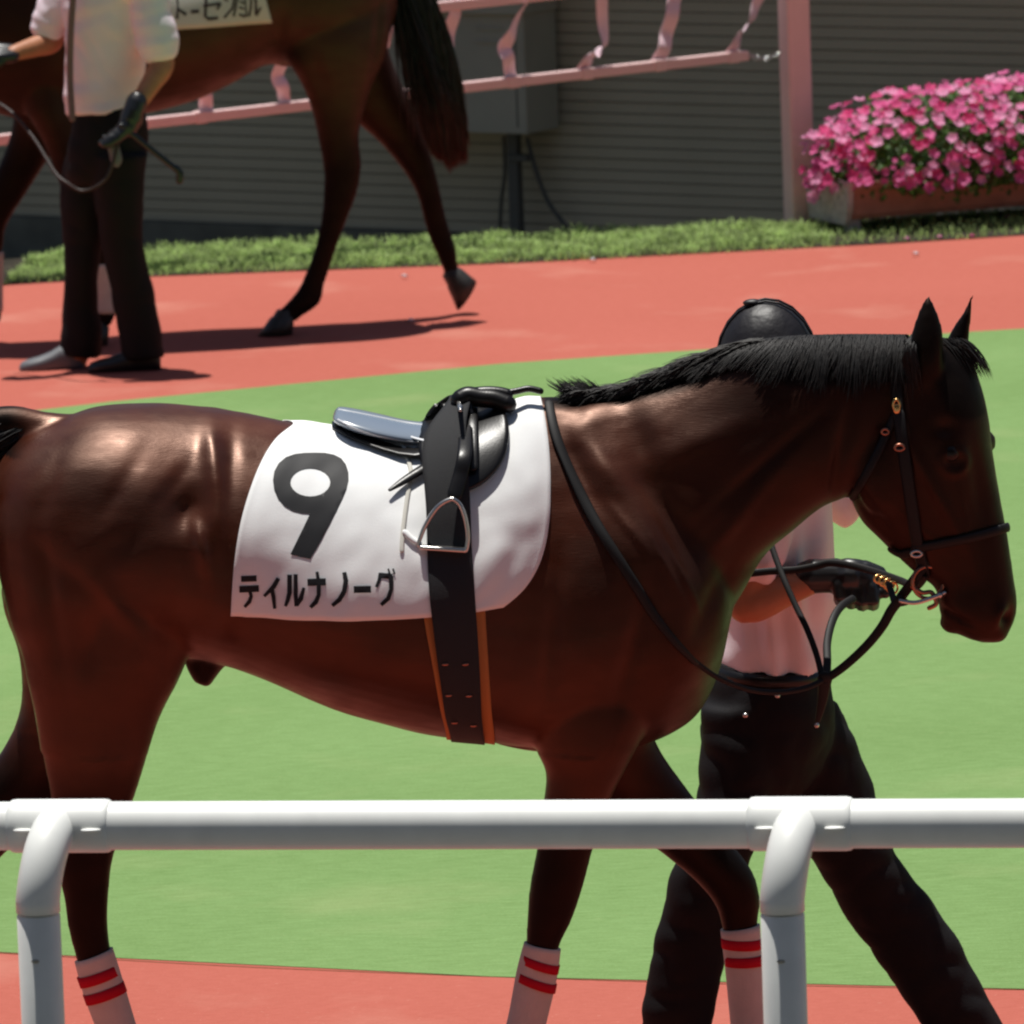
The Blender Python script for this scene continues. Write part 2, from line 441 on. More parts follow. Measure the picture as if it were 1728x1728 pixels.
# ------------------------------------------------------------------ unseen stand behind the viewer, inferred from the raised viewpoint, added to block sky light
def stand():
    m = mat('stand_concrete', (.16, .155, .145), .9, .2, var=.12, scale=2)
    root = empty('grandstand', V((0, -9, 0)), 'unseen dark concrete viewing stand with a roof, blocking low sky behind the viewer', 'grandstand')
    for k in range(8):
        mk('step', *boxg(V((0, -2.0 - .9 * k, .9 + .45 * k)), (64, .9, .9), 0), m, root, smooth=False)
    mk('rear_wall', *boxg(V((0, -10.2, 6.5)), (64, .4, 13.2), 0), m, root, smooth=False)
    mk('roof', *boxg(V((0, -5.4, 12.2)), (64, 10.4, .5), 0), m, root, smooth=False)
    for x in (-24, -8, 8, 24):
        mk('column', *boxg(V((x, -8.8, 8.9)), (.5, .5, 6.2), 0), m, root, smooth=False)
stand()

# ------------------------------------------------------------------ grass strip
def grass_strip():
    rng = random.Random(3)
    vv, ff = [], []
    pts = [p for p in grass_b if -5 < p.x < 5]
    seg = [(pts[i], pts[i + 1]) for i in range(len(pts) - 1)]
    tot = sum((b - a).length for a, b in seg)
    for a, b in seg:
        cnt = int(19000 * (b - a).length / tot)
        for _ in range(cnt):
            t = rng.random(); w = rng.random() ** .9
            p = a.lerp(b, t) + V((.1 * w, .0 + .90 * w, 0)); p.z = .004
            if w < .12 and rng.random() < .35: continue
            cl = noise.noise(V((p.x * 5.5, p.y * 5.5, 0)))
            if p.x > 1.35 and rng.random() < .72: continue   # worn, shaded verge by the planter
            h = (.024 + .036 * max(0, cl + .35)) * rng.uniform(.6, 1.15) * (.5 + .5 * min(1, w * 4))
            ang = rng.uniform(0, 6.28); lean = rng.uniform(.1, .9) * h
            d = V((math.cos(ang), math.sin(ang), 0)); s = V((-d.y, d.x, 0)) * rng.uniform(.0022, .0045)
            m_ = p + d * lean * .35 + V((0, 0, h * .6)); e = p + d * lean * 1.2 + V((0, 0, h))
            i = len(vv); vv += [p - s, p + s, m_ - s * .8, m_ + s * .8, e]
            ff += [(i, i + 1, i + 3, i + 2), (i + 2, i + 3, i + 4)]
    o = mk('grass', vv, ff, M_STEMG, smooth=False)
    tag(o, 'rough green grass verge between the red track and the wall', 'grass', kind='stuff')
grass_strip()

# ------------------------------------------------------------------ wall with siding, plinth, cabinet
def wall():
    # direction found from the level of its boards
    zb = -.40
    a = on_z(22, 361, zb); b = on_z(527, 382, zb)
    d = (b - a); d.z = 0; d.normalize()
    b2 = on_z(1728, 425, zb); d = (b2 - a); d.z = 0; d.normalize()
    nrm = V((d.y, -d.x, 0))                     # towards the viewer
    ang = math.atan2(d.y, d.x)
    mid = on_z(864, 395, zb); mid = V((mid.x, mid.y, 0))
    root = empty('siding_wall', V((mid.x, mid.y, -.62)), 'dark olive wall of narrow level boards behind the grass verge', 'wall')
    L = 16.0
    rot = Matrix.Rotation(ang, 3, 'Z')
    back = boxg(mid - nrm * .10 + V((0, 0, .66)), (L, .14, 2.56), ang)
    mk('backing', *back, M_PLINTH, root, smooth=False)
    mk('plinth', *boxg(mid - nrm * .02 + V((0, 0, -.513)), (L, .10, .214), ang), M_PLINTH, root, smooth=False)
    # one board: lapped, bottom proud, thin groove
    h = .0525
    prof = [(0, .0), (-.011, .0), (-.008, h - .005), (0, h - .006)]
    base = []
    for x in (-L / 2, L / 2):
        for (yy, zz) in prof: base.append(mid + rot @ V((x, yy, zz)) - nrm * .028 + V((0, 0, zb)))
    fcs = [(0, 1, 2, 3), (7, 6, 5, 4), (0, 4, 5, 1), (1, 5, 6, 2), (2, 6, 7, 3), (3, 7, 4, 0)]
    first = mk('board', base, fcs, M_SIDING, root, smooth=False)
    rng = random.Random(5)
    for k in range(1, 44):
        c = first.copy(); C.objects.link(c); c.parent = root
        c.location = V((0, 0, h * k)) + (-nrm) * rng.uniform(-.0015, .0015)
    mk('coping', *boxg(mid - nrm * .06 + V((0, 0, zb + h * 44 + .03)), (L, .26, .06), ang), M_PLINTH, root, smooth=False)
    # cabinet hung on the wall
    def on_wall(px, py, out=0.0):
        dd = ray(px, py); o = mid + nrm * out
        t = (o - CPOS).dot(nrm) / dd.dot(nrm); return CPOS + dd * t
    dep = .30
    c1 = on_wall(890, 229, dep); c0 = on_wall(600, 216, dep)
    W = (V((c1.x, c1.y, 0)) - V((c0.x, c0.y, 0))).length
    zb0 = (c0.z + c1.z) / 2; H = 1.05
    cen = (V((c1.x, c1.y, 0)) + V((c0.x, c0.y, 0))) / 2 - nrm * (dep - .02) / 2 + V((0, 0, zb0 + H / 2))
    cab = empty('wall_cabinet', V((cen.x, cen.y, zb0)), 'grey metal cabinet hung on the olive board wall behind the horse tail', 'cabinet')
    mk('case', *bevel_box(cen, (W, dep - .02, H), .006, yaw=ang), M_BOX, cab, smooth=False)
    fc = cen + nrm * ((dep - .02) / 2)
    lid_z = on_wall(800, 27, dep).z
    mk('lid', *bevel_box(V((cen.x, cen.y, 0)) + nrm * .012 + V((0, 0, (lid_z + .012 + zb0 + H + .02) / 2)), (W + .02, dep + .01, zb0 + H + .02 - lid_z - .012), .004, yaw=ang), M_BOX, cab, smooth=False)
    for yy in (48, 70):
        q = on_wall(824, yy, dep)
        mk('louvre', *bevel_box(q + nrm * .002, (.14, .012, .012), .003, yaw=ang), M_BOX, cab, smooth=False)
    mk('door_edge', *bevel_box(fc + rot @ V((W / 2 - .05, 0, -.02)) + nrm * .001, (.006, .004, H - .1), .001, yaw=ang), M_CONDUIT, cab, smooth=False)
    # ducts running down from it
    cd = empty('cable_duct', on_wall(870, 385, .05), 'dark cable duct and hoses running down the wall from the cabinet', 'duct')
    t0 = on_wall(874, 228, .12); t1 = on_wall(866, 400, .10)
    mk('duct', *bevel_box((t0 + t1) / 2 + V((0, 0, -.04)), (.055, .045, (t0 - t1).length + .12), .004, yaw=ang), M_CONDUIT, cd, smooth=False)
    mk('bracket', *bevel_box(on_wall(878, 266, .12), (.10, .06, .03), .003, yaw=ang), M_CONDUIT, cd, smooth=False)
    p = smooth_path([on_wall(890, 235, .10), on_wall(905, 290, .09), on_wall(925, 340, .07), on_wall(955, 385, .06), on_wall(960, 420, .06)])
    mk('hose', *tube(p, .011), M_CONDUIT, cd)
    p = smooth_path([on_wall(850, 232, .10), on_wall(852, 290, .09), on_wall(846, 340, .07), on_wall(842, 420, .06)])
    mk('hose', *tube(p, .009), M_CONDUIT, cd)
wall()

# ------------------------------------------------------------------ pink fence, post, chain
def pink_fence():
    zr = 0.0; zl, zR = .575, .70     # the rails rise a little towards the post
    pe3 = on_z(1262, 93, zR); pl3 = on_z(0, 236, zl)
    d3 = (pe3 - pl3).normalized(); far3 = pl3 - d3 * 1.6
    pe = V((pe3.x, pe3.y, 0)); far = V((far3.x, far3.y, 0)); d = (pe - far).normalized()
    pitch_ = math.asin(d3.z)
    side = V((-d.y, d.x, 0))
    root = empty('pink_fence', V((far.x, far.y, 0)), 'pink double rail fence with twisted flat ribbons between its rails', 'fence')
    zu = .345
    L = (pe - far).length; mid = (pe + far) / 2; a = math.atan2(d.y, d.x)
    rz_ = lambda p: far3.z + (V((p.x, p.y, 0)) - far).length * math.tan(pitch_)
    rm = Matrix.Rotation(a, 3, 'Z') @ Matrix.Rotation(-pitch_, 3, 'Y')
    mk('rail', *bevel_box(V((mid.x, mid.y, rz_(mid))), (L, .042, .042), .005, rot=rm), M_PINK, root, smooth=False)
    mk('rail', *bevel_box(V((mid.x, mid.y, rz_(mid) + zu)), (L, .042, .042), .005, rot=rm), M_PINK, root, smooth=False)
    mk('support_post', *bevel_box(V((far.x, far.y, .55)), (.07, .07, 1.10), .006, yaw=a), M_PINK, root, smooth=False)
    fr = Frame(pe.x, pe.y, math.degrees(a))
    rib = [([(1232, 100), (1240, 75), (1256, 52), (1272, 20), (1285, -10)], (0, .5, 1.2, .6, .2)),
           ([(1107, 112), (1118, 85), (1128, 50), (1136, 10), (1150, -25)], (.1, .0, -.2, -.3, .1)),
           ([(982, 125), (987, 106), (1008, 92), (1020, 62), (1014, 0), (1008, -30)], (.2, .5, 1.5, .5, .1, .1)),
           ([(866, 140), (857, 100), (853, 78), (868, 45), (890, 0), (900, -20)], (.3, .1, -.2, .8, .9, .3)),
           ([(742, 150), (752, 100), (760, 50), (770, 10), (778, -10)], (.2, .1, .0, .3, .3)),
           ([(628, 160), (632, 118), (646, 80), (650, 30), (640, 0)], (.2, 0, -.4, -.6, .1)),
           ([(484, 178), (476, 150), (470, 125), (480, 90), (500, 40), (505, 20)], (-.9, -.6, .1, .2, .3, .1)),
           ([(350, 190), (346, 165), (342, 130), (355, 90), (360, 40)], (-.5, -.3, .1, .4, .1)),
           ([(222, 205), (215, 170), (218, 130), (235, 90), (238, 50)], (.1, .3, .8, .2, .1)),
           ([(95, 222), (90, 190), (100, 150), (108, 110), (110, 65)], (-.3, .1, .5, .2, .1)),
           ([(-30, 238), (-28, 200), (-40, 160), (-30, 120), (-25, 80)], (.1, .3, .8, .2, .1))]
    for path, tw in rib:
        pts = smooth_path([fr.P(x, y) for x, y in path], 6)
        pts[0].z = rz_(pts[0]) + .005; pts[-1].z = rz_(pts[-1]) + zu - .005
        ang = [r[0] for r in catmull([(t, 0) for t in tw], 6)]
        no = [(fr.n * -math.cos(q) + fr.u * math.sin(q)) for q in ang]
        pts = [p + fr.n * (.012 * math.sin(i * .7)) for i, p in enumerate(pts)]
        mk('ribbon', *tube(pts, .029, n=12, normal=no, flat=.07, cap=False), M_RIBBON, root)
    for x in (70, 330, 610, 860, 985, 1108, 1233):
        q = fr.P(x, 0); k = (V((q.x, q.y, 0)) - V((far.x, far.y, 0))).dot(d)
        c = far + d * k
        mk('sleeve', *bevel_box(V((c.x, c.y, rz_(c))), (.05, .050, .050), .006, rot=rm), M_PINK, root, smooth=False)
    # post
    pb = on_z(1350, 380, 0)
    post = mk('pink_post', *bevel_box(V((pb.x, pb.y, .80)), (.105, .105, 1.62), .014, yaw=a, seg=3), M_PINK)
    tag(post, 'thick square pink post standing in the grass left of the flower planter', 'post')
    # chain from rail end to the post
    cs = pe3.copy(); ce = V((pb.x, pb.y, 0)) + d * -.04; pz = Frame(pb.x, pb.y, math.degrees(a)).P(1328, 74)
    ce = V((pz.x, pz.y, pz.z)) - fr.n * .03
    root2 = empty('chain', cs, 'short shiny steel chain joining pink rail end to pink post', 'chain')
    N = 8
    for i in range(N):
        t = (i + .5) / N; c = cs.lerp(ce, t) + V((0, 0, -.035 * math.sin(math.pi * t)))
        t2 = (i + .52) / N; c2 = cs.lerp(ce, t2) + V((0, 0, -.035 * math.sin(math.pi * t2)))
        ax = (c2 - c).normalized(); sd = fr.n.cross(ax).normalized() if i % 2 else (fr.n.cross(ax).normalized() * .45 + fr.n * .8).normalized()
        loop = [c + ax * (math.cos(q) * .019) + sd * (math.sin(q) * .011) for q in [2 * math.pi * j / 12 for j in range(13)]]
        mk('link', *tube(loop, .0036, n=6, cap=False, ends=False), M_CHAIN, root2)
pink_fence()

# ------------------------------------------------------------------ planter with flowers
def planter():
    a = on_z(1432, 371, .06); b = on_z(1728, 347, .06)
    d = (b - a); d.z = 0; d.normalize(); nb = V((-d.y, d.x, 0)); yaw = math.atan2(d.y, d.x)
    L = 1.50; D = .34; z0 = .06; z1 = .215
    root = empty('flower_planter', V((a.x, a.y, 0)), 'long clay planter overflowing with pink and magenta flowers', 'planter')
    rot = Matrix.Rotation(yaw, 3, 'Z')
    A0 = V((a.x, a.y, 0))
    def P(u, w, z): return A0 + d * u + nb * w + V((0, 0, z))
    prof = [(-.0, z0), (-.012, z0 + .02), (-.02, z1 - .03), (-.035, z1 - .028), (-.035, z1), (.02, z1), (.02, z1 - .05), (D - .02, z1 - .05), (D - .02, z1), (D + .03, z1), (D + .03, z1 - .028), (D + .015, z1 - .03), (D + .01, z0 + .02), (D, z0)]
    rings = [[P(u, w, z) for w, z in prof] for u in (0, L)]
    mk('trough', *rings_to_mesh(rings), M_PLANTER, root, smooth=False)
    for u in (-.012, L + .012):
        e = [P(u - .012 + k * .024, w, z) for k in (0, 1) for w, z in ((-.015, z0 - .02), (-.05, z0 + .06), (-.06, z1 + .005), (D + .05, z1 + .005), (D + .04, z0 + .06), (D + .01, z0 - .02))]
        mk('end_piece', *rings_to_mesh([e[:6], e[6:]]), M_PLANTEREND, root, smooth=False)
    for u in (.03, L - .03):
        for w in (.04, D - .04):
            mk('foot', *bevel_box(P(u, w, .032), (.06, .06, .064), .006, yaw=yaw), M_PLANTEREND, root, smooth=False)
    rng = random.Random(11)
    # mound surface
    cu, cw, cz = .72, D * .5, .20
    ru, rw, rz = .83, .38, .36
    def mound(th, ph, k=1.0):
        x = math.cos(ph) * math.cos(th); y = math.cos(ph) * math.sin(th); z = math.sin(ph)
        # boxier than an ellipsoid
        q = (abs(x) ** 3 + abs(y) ** 3 + abs(z) ** 3) ** (-1 / 3)
        lump = 1 + .10 * noise.noise(V((x * 4, y * 4, z * 4)) * 1.3)
        p = P(cu + ru * x * q * k * lump * .92, cw + rw * y * q * k * lump, cz + rz * z * q * k * lump)
        nn = (d * (x / ru) + nb * (y / rw) + V((0, 0, z / rz))).normalized()
        return p, nn
    g = Geo(); vv, ff = [], []
    for i in range(5200):
        th = rng.uniform(0, 6.283); ph = math.asin(rng.uniform(-.32, 1)); k = rng.uniform(.72, 1.0)
        p, nn = mound(th, ph, k)
        if p.z < .13 + .05 * rng.random(): continue
        t1 = nn.orthogonal().normalized(); t1 = Matrix.Rotation(rng.uniform(0, 6.28), 3, nn) @ t1
        ax = (t1 * .8 + nn * rng.uniform(-.1, .7) + V((0, 0, -.15))).normalized(); sd = ax.cross(nn).normalized()
        l = rng.uniform(.022, .042); w_ = l * .3; j = len(vv)
        vv += [p, p + ax * l * .5 + sd * w_, p + ax * l, p + ax * l * .5 - sd * w_, p + ax * l * .5 - nn * .004]
        ff += [(j, j + 1, j + 4), (j + 1, j + 2, j + 4), (j + 2, j + 3, j + 4), (j + 3, j, j + 4)]
    tag(mk('foliage', vv, ff, M_LEAF, root, smooth=False), kind='stuff')
    # dark core so the mound is not hollow: thick tangle of stems
    vv, ff = [], []
    for i in range(380):
        th = rng.uniform(0, 6.283); ph = math.asin(rng.uniform(-.1, 1)); p, nn = mound(th, ph, .9)
        q = P(rng.uniform(.05, L - .05), rng.uniform(.06, D - .06), z1 - .05)
        t_, f_ = tube([q, q.lerp(p, .5) + nn * .03, p], .003, n=4, cap=False); j = len(vv); vv += t_; ff += [tuple(x + j for x in f) for f in f_]
    tag(mk('stems', vv, ff, M_LEAF, root), kind='stuff')
    # flowers: five rounded petals, slightly cupped
    meshes = []
    for m_ in M_FLOWER:
        for var in range(2):
            fv, ff = [V((0, 0, 0))], []
            for kx in range(5):
                a0 = kx * 1.2566 + (0.2 if var else 0)
                for da, r, z in ((-.62, .014, .004), (-.50, .0225, .007), (0, .0255, .009 + var * .004), (.50, .0225, .008), (.62, .014, .0045)):
                    fv.append(V((math.cos(a0 + da) * r, math.sin(a0 + da) * r, z)))
                b0 = 1 + kx * 5
                ff += [(0, b0, b0 + 1, b0 + 2), (0, b0 + 2, b0 + 3, b0 + 4)]
            me = bpy.data.meshes.new('flower'); me.from_pydata([tuple(q) for q in fv], [], ff); me.materials.append(m_); me.update(); meshes.append(me)
    cnt = 0; tries = 0; placed = []
    while cnt < 292 and tries < 20000:
        tries += 1
        th = rng.uniform(math.pi * .92, math.pi * 2.08) if rng.random() < .88 else rng.uniform(0, 6.283)
        ph = math.asin(rng.uniform(-.30, 1))
        if ph < .35 and rng.random() < .30: continue
        if rng.random() < .5 and noise.noise(V((th * 3, ph * 5, 3))) < -.05: continue
        p, nn = mound(th, ph, rng.uniform(.97, 1.06))
        if p.z < (.13 if rng.random() < .1 else .19): continue
        if any((p - q).length < .023 for q in placed): continue
        placed.append(p)
        if p.x > 2.35: continue
        o = bpy.data.objects.new('flower', rng.choices(meshes, weights=(4, 4, 3, 3, 2, 2))[0]); C.objects.link(o); o.parent = root
        o.location = p - wloc(root)
        dirn = (nn * .8 + V((rng.uniform(-.5, .5), -.35 + rng.uniform(-.3, .3), .35 + rng.uniform(-.3, .3)))).normalized()
        o.rotation_euler = (dirn.to_track_quat('Z', 'Y').to_matrix() @ Matrix.Rotation(rng.uniform(0, 6), 3, 'Z')).to_euler()
        s = rng.uniform(.8, 1.25); o.scale = (s, s, s)
        cnt += 1
    # the many smaller blooms between them, past the count of single ones
    vv, ff = [], []
    for i in range(520):
        th = rng.uniform(0, 6.283); ph = math.asin(rng.uniform(-.2, 1)); p, nn = mound(th, ph, rng.uniform(.93, 1.02))
        if p.z < .2 or noise.noise(V((p.x * 9, p.y * 9, p.z * 9))) < -.12: continue
        dirn = (nn + V((rng.uniform(-.5, .5), -.2, .5 * rng.random()))).normalized(); R3 = dirn.to_track_quat('Z', 'Y').to_matrix(); sc = rng.uniform(.5, .85)
        src = meshes[0]; b0 = len(vv); vv += [p + R3 @ (v_.co * sc) for v_ in src.vertices]; ff += [tuple(b0 + q for q in f_.vertices) for f_ in src.polygons]
    tag(mk('small_blooms', vv, ff, M_FLOWER[0], root), kind='stuff')
    # fallen petals
    for i, (x, y) in enumerate(((1502, 375), (1530, 403), (1700, 366), (1585, 400), (1640, 398), (1545, 428), (1000, 438), (693, 540), (682, 466))):
        p = on_z(x, y, .012)
        pale = i >= 5
        names = ['pink petal fallen on dark soil under the planter', 'fallen pink petal at track edge below the planter left end', 'pink petal lying under right part of the planter',
                 'pink petal at track edge under planter middle', 'small pink petal at track edge right of the others', 'pale petal lying on red track in front of the planter',
                 'white petal at red track edge in front of the mid verge', 'pale scrap lying on red track in the rear horse shadow', 'white scrap at grass edge right of the rear handler']
        r = .010 if not pale else .011
        vv = [p + V((math.cos(q) * r * 1.5, math.sin(q) * r, .003 * math.sin(2 * q))) for q in [k * math.pi / 4 for k in range(8)]] + [p + V((0, 0, .009))]
        o = mk('petal', vv, [(k, (k + 1) % 8, 8) for k in range(8)] + [tuple(range(7, -1, -1))], M_FLOWER[i % 2] if not pale else M_PIPING)
        tag(o, names[i], 'petal', 'fallen petals and scraps')
planter()

# ------------------------------------------------------------------ wrapping things round a horse
def tab(pairs):
    ys = [p[0] for p in pairs]; xs = [p[1] for p in pairs]
    if ys[0] > ys[-1]: ys = ys[::-1]; xs = xs[::-1]
    return lambda y: float(np.interp(y, ys, xs))
class Body:
    def __init__(s, fr, me, axis_py):
        s.fr = fr; s.bvh = mesh_bvh(me); s.ap = axis_py
    def wrap(s, px, phi):
        """surface point seen from the spine-parallel axis at angle phi (0 = towards viewer, 90 = up)"""
        a = s.fr.P(px, s.ap); r = math.radians(phi)
        d = (-s.fr.n * math.cos(r) + V((0, 0, math.sin(r))))
        hit = s.bvh.ray_cast(a + d * .56, -d)
        if hit[0] is None: return a + d * .3, d
        return hit[0], hit[1]
    def edge(s, f, phi):
        ph = phi if phi <= 90 else 180 - phi
        px = f(800)
        ph = max(ph, -62)
        for _ in range(7):
            p, n = s.wrap(px, ph)
            X2, Y2 = project(p); px += .85 * (f(Y2) - X2)
        return px
    def cast(s, px, py):
        d = ray(px, py); h = s.bvh.ray_cast(CPOS, d)
        return (h[0], h[1]) if h[0] is not None else (None, None)
def phi_at(body, f, py, lo, hi):
    for _ in range(14):
        m = (lo + hi) / 2; px = body.edge(f, m); p, n = body.wrap(px, m)
        if project(p)[1] > py: lo = m
        else: hi = m
    return (lo + hi) / 2
def solid_grid(P, N, nu, nv, off, th, wave=None):
    """P[v][u] surface points -> slab with thickness"""
    out, inn = [], []
    for v_ in range(nv):
        for u_ in range(nu):
            o = off(u_, v_) if callable(off) else off
            out.append(P[v_][u_] + N[v_][u_] * (o + th)); inn.append(P[v_][u_] + N[v_][u_] * o)
    v = out + inn; n = nu * nv; f = []
    for j in range(nv - 1):
        for i in range(nu - 1):
            a = j * nu + i; f.append((a, a + 1, a + nu + 1, a + nu)); f.append((n + a + nu, n + a + nu + 1, n + a + 1, n + a))
    for i in range(nu - 1):
        f.append((i + 1, i, n + i, n + i + 1)); a = (nv - 1) * nu + i; f.append((a, a + 1, n + a + 1, n + a))
    for j in range(nv - 1):
        a = j * nu; f.append((a, a + nu, n + a + nu, n + a)); a = j * nu + nu - 1; f.append((a + nu, a, n + a, n + a + nu))
    return v, f
def smooth_grid(P, N, it=3):
    P = np.array([[tuple(q) for q in r] for r in P]); N = np.array([[tuple(q) for q in r] for r in N])
    for _ in range(it):
        for A in (P, N):
            B = A.copy()
            B[1:-1, :] = (A[:-2, :] + 2 * A[1:-1, :] + A[2:, :]) / 4
            A[:] = B
    return [[V(q) for q in r] for r in P], [[V(q).normalized() for q in r] for r in N]
def wrap_sheet(body, left, right, phL, phR, nu, nv, off, th, both=True, end=None, it=3):
    P, N = [], []
    for j in range(nv):
        t = j / (nv - 1)
        e0 = (180 - phL) if end is None else end; e1 = (180 - phR) if end is None else end
        a = phL + (e0 - phL) * t; b = phR + (e1 - phR) * t
        xl = body.edge(left, a); xr = body.edge(right, b)
        rp, rn = [], []
        for i in range(nu):
            s = i / (nu - 1); p, n = body.wrap(xl + (xr - xl) * s, a + (b - a) * s); rp.append(p); rn.append(n)
        P.append(rp); N.append(rn)
    P, N = smooth_grid(P, N, it)
    return solid_grid(P, N, nu, nv, off, th)
def inpoly(x, y, polys):
    c = False
    for pl in polys:
        n = len(pl)
        for i in range(n):
            x0, y0 = pl[i]; x1, y1 = pl[(i + 1) % n]
            if (y0 > y) != (y1 > y) and x < (x1 - x0) * (y - y0) / (y1 - y0) + x0: c = not c
    return c
def decal(bvh, polys, off, step=9.0):
    """flat print laid on a surface: outline in side view, triangulated and pressed onto the mesh"""
    pts, edges = [], []
    for pl in polys:
        b = len(pts); n = len(pl); pts += [V(p) for p in pl]; edges += [(b + i, b + (i + 1) % n) for i in range(n)]
    x0 = min(p.x for p in pts); x1 = max(p.x for p in pts); y0 = min(p.y for p in pts); y1 = max(p.y for p in pts)
    y = y0 + step / 2
    while y < y1:
        x = x0 + step / 2
        while x < x1:
            if inpoly(x, y, polys): pts.append(V((x + .01, y + .013)))
            x += step
        y += step
    r = delaunay_2d_cdt(pts, edges, [], 0, 1e-4)
    vv = []
    for p in r[0]:
        h = bvh.ray_cast(CPOS, ray(p.x, p.y))
        if h[0] is None: h = bvh.find_nearest(CPOS + ray(p.x, p.y) * 16)
        n = h[1] if h[1].dot(ray(p.x, p.y)) < 0 else -h[1]
        vv.append(h[0] + n * off)
    ff = []
    for f in r[2]:
        cx = sum(r[0][i].x for i in f) / len(f); cy = sum(r[0][i].y for i in f) / len(f)
        if inpoly(cx, cy, polys): ff.append(tuple(reversed(f)))
    return vv, ff
def stroke_poly(path, w):
    L, R_ = [], []
    for i, (x, y) in enumerate(path):
        x0, y0 = path[max(i - 1, 0)]; x1, y1 = path[min(i + 1, len(path) - 1)]
        d = math.hypot(x1 - x0, y1 - y0); nx, ny = -(y1 - y0) / d, (x1 - x0) / d
        ww = w[i] if hasattr(w, '__len__') else w
        L.append((x + nx * ww / 2, y + ny * ww / 2)); R_.append((x - nx * ww / 2, y - ny * ww / 2))
    return L + R_[::-1]
def strap_on(bvh, path, w, off=.004, flat=.22, sub=5, fallback=None, n=8):
    pts, no, ww = [], [], []
    rows = catmull([(x, y, (w if not hasattr(w, '__len__') else w[i])) for i, (x, y) in enumerate(path)], sub)
    last = None
    for x, y, r in rows:
        h = bvh.ray_cast(CPOS, ray(x, y))
        if h[0] is None or (last is not None and abs((h[0] - last).dot(_F)) > .25):
            if last is None: continue
            dd = ray(x, y); q = CPOS + dd * ((last - CPOS).dot(_F) / dd.dot(_F)); nn = no[-1]
            pts.append(q); no.append(nn)
        else:
            pts.append(h[0] + h[1] * off); no.append(h[1])
            last = pts[-1]
        ww.append(r)
    for _ in range(2):
        q = [p.copy() for p in pts]; m_ = [p.copy() for p in no]
        for i in range(1, len(pts) - 1):
            pts[i] = (q[i - 1] + q[i] * 2 + q[i + 1]) / 4; no[i] = (m_[i - 1] + m_[i] * 2 + m_[i + 1]).normalized()
    return tube(pts, ww, n=n, normal=no, flat=flat)

# hair: many tapered locks
def hair(rng, roots, seg=5):
    """roots: list of (point, direction, length, width, curve vector)"""
    vv, ff = [], []
    for p, d, L, w, cv in roots:
        d = d.normalized(); s0 = d.cross(V((rng.uniform(-1, 1), rng.uniform(-1, 1), rng.uniform(-1, 1)))).normalized()
        j = len(vv)
        for k in range(seg + 1):
            t = k / seg; q = p + d * (L * t) + cv * (t * t); ww = w * (1 - t) ** .6 * (1 if k else .7) + 1e-4
            e = d.cross(s0)
            if k == seg: vv.append(q)
            else: vv += [q + s0 * ww, q - s0 * ww * .5 + e * ww * .85, q - s0 * ww * .5 - e * ww * .85]
        for k in range(seg - 1):
            a = j + k * 3
            for m_ in range(3):
                b = (m_ + 1) % 3; ff.append((a + m_, a + b, a + 3 + b, a + 3 + m_))
        a = j + (seg - 1) * 3; tip = j + seg * 3
        for m_ in range(3): ff.append((a + m_, a + (m_ + 1) % 3, tip))
    return vv, ff

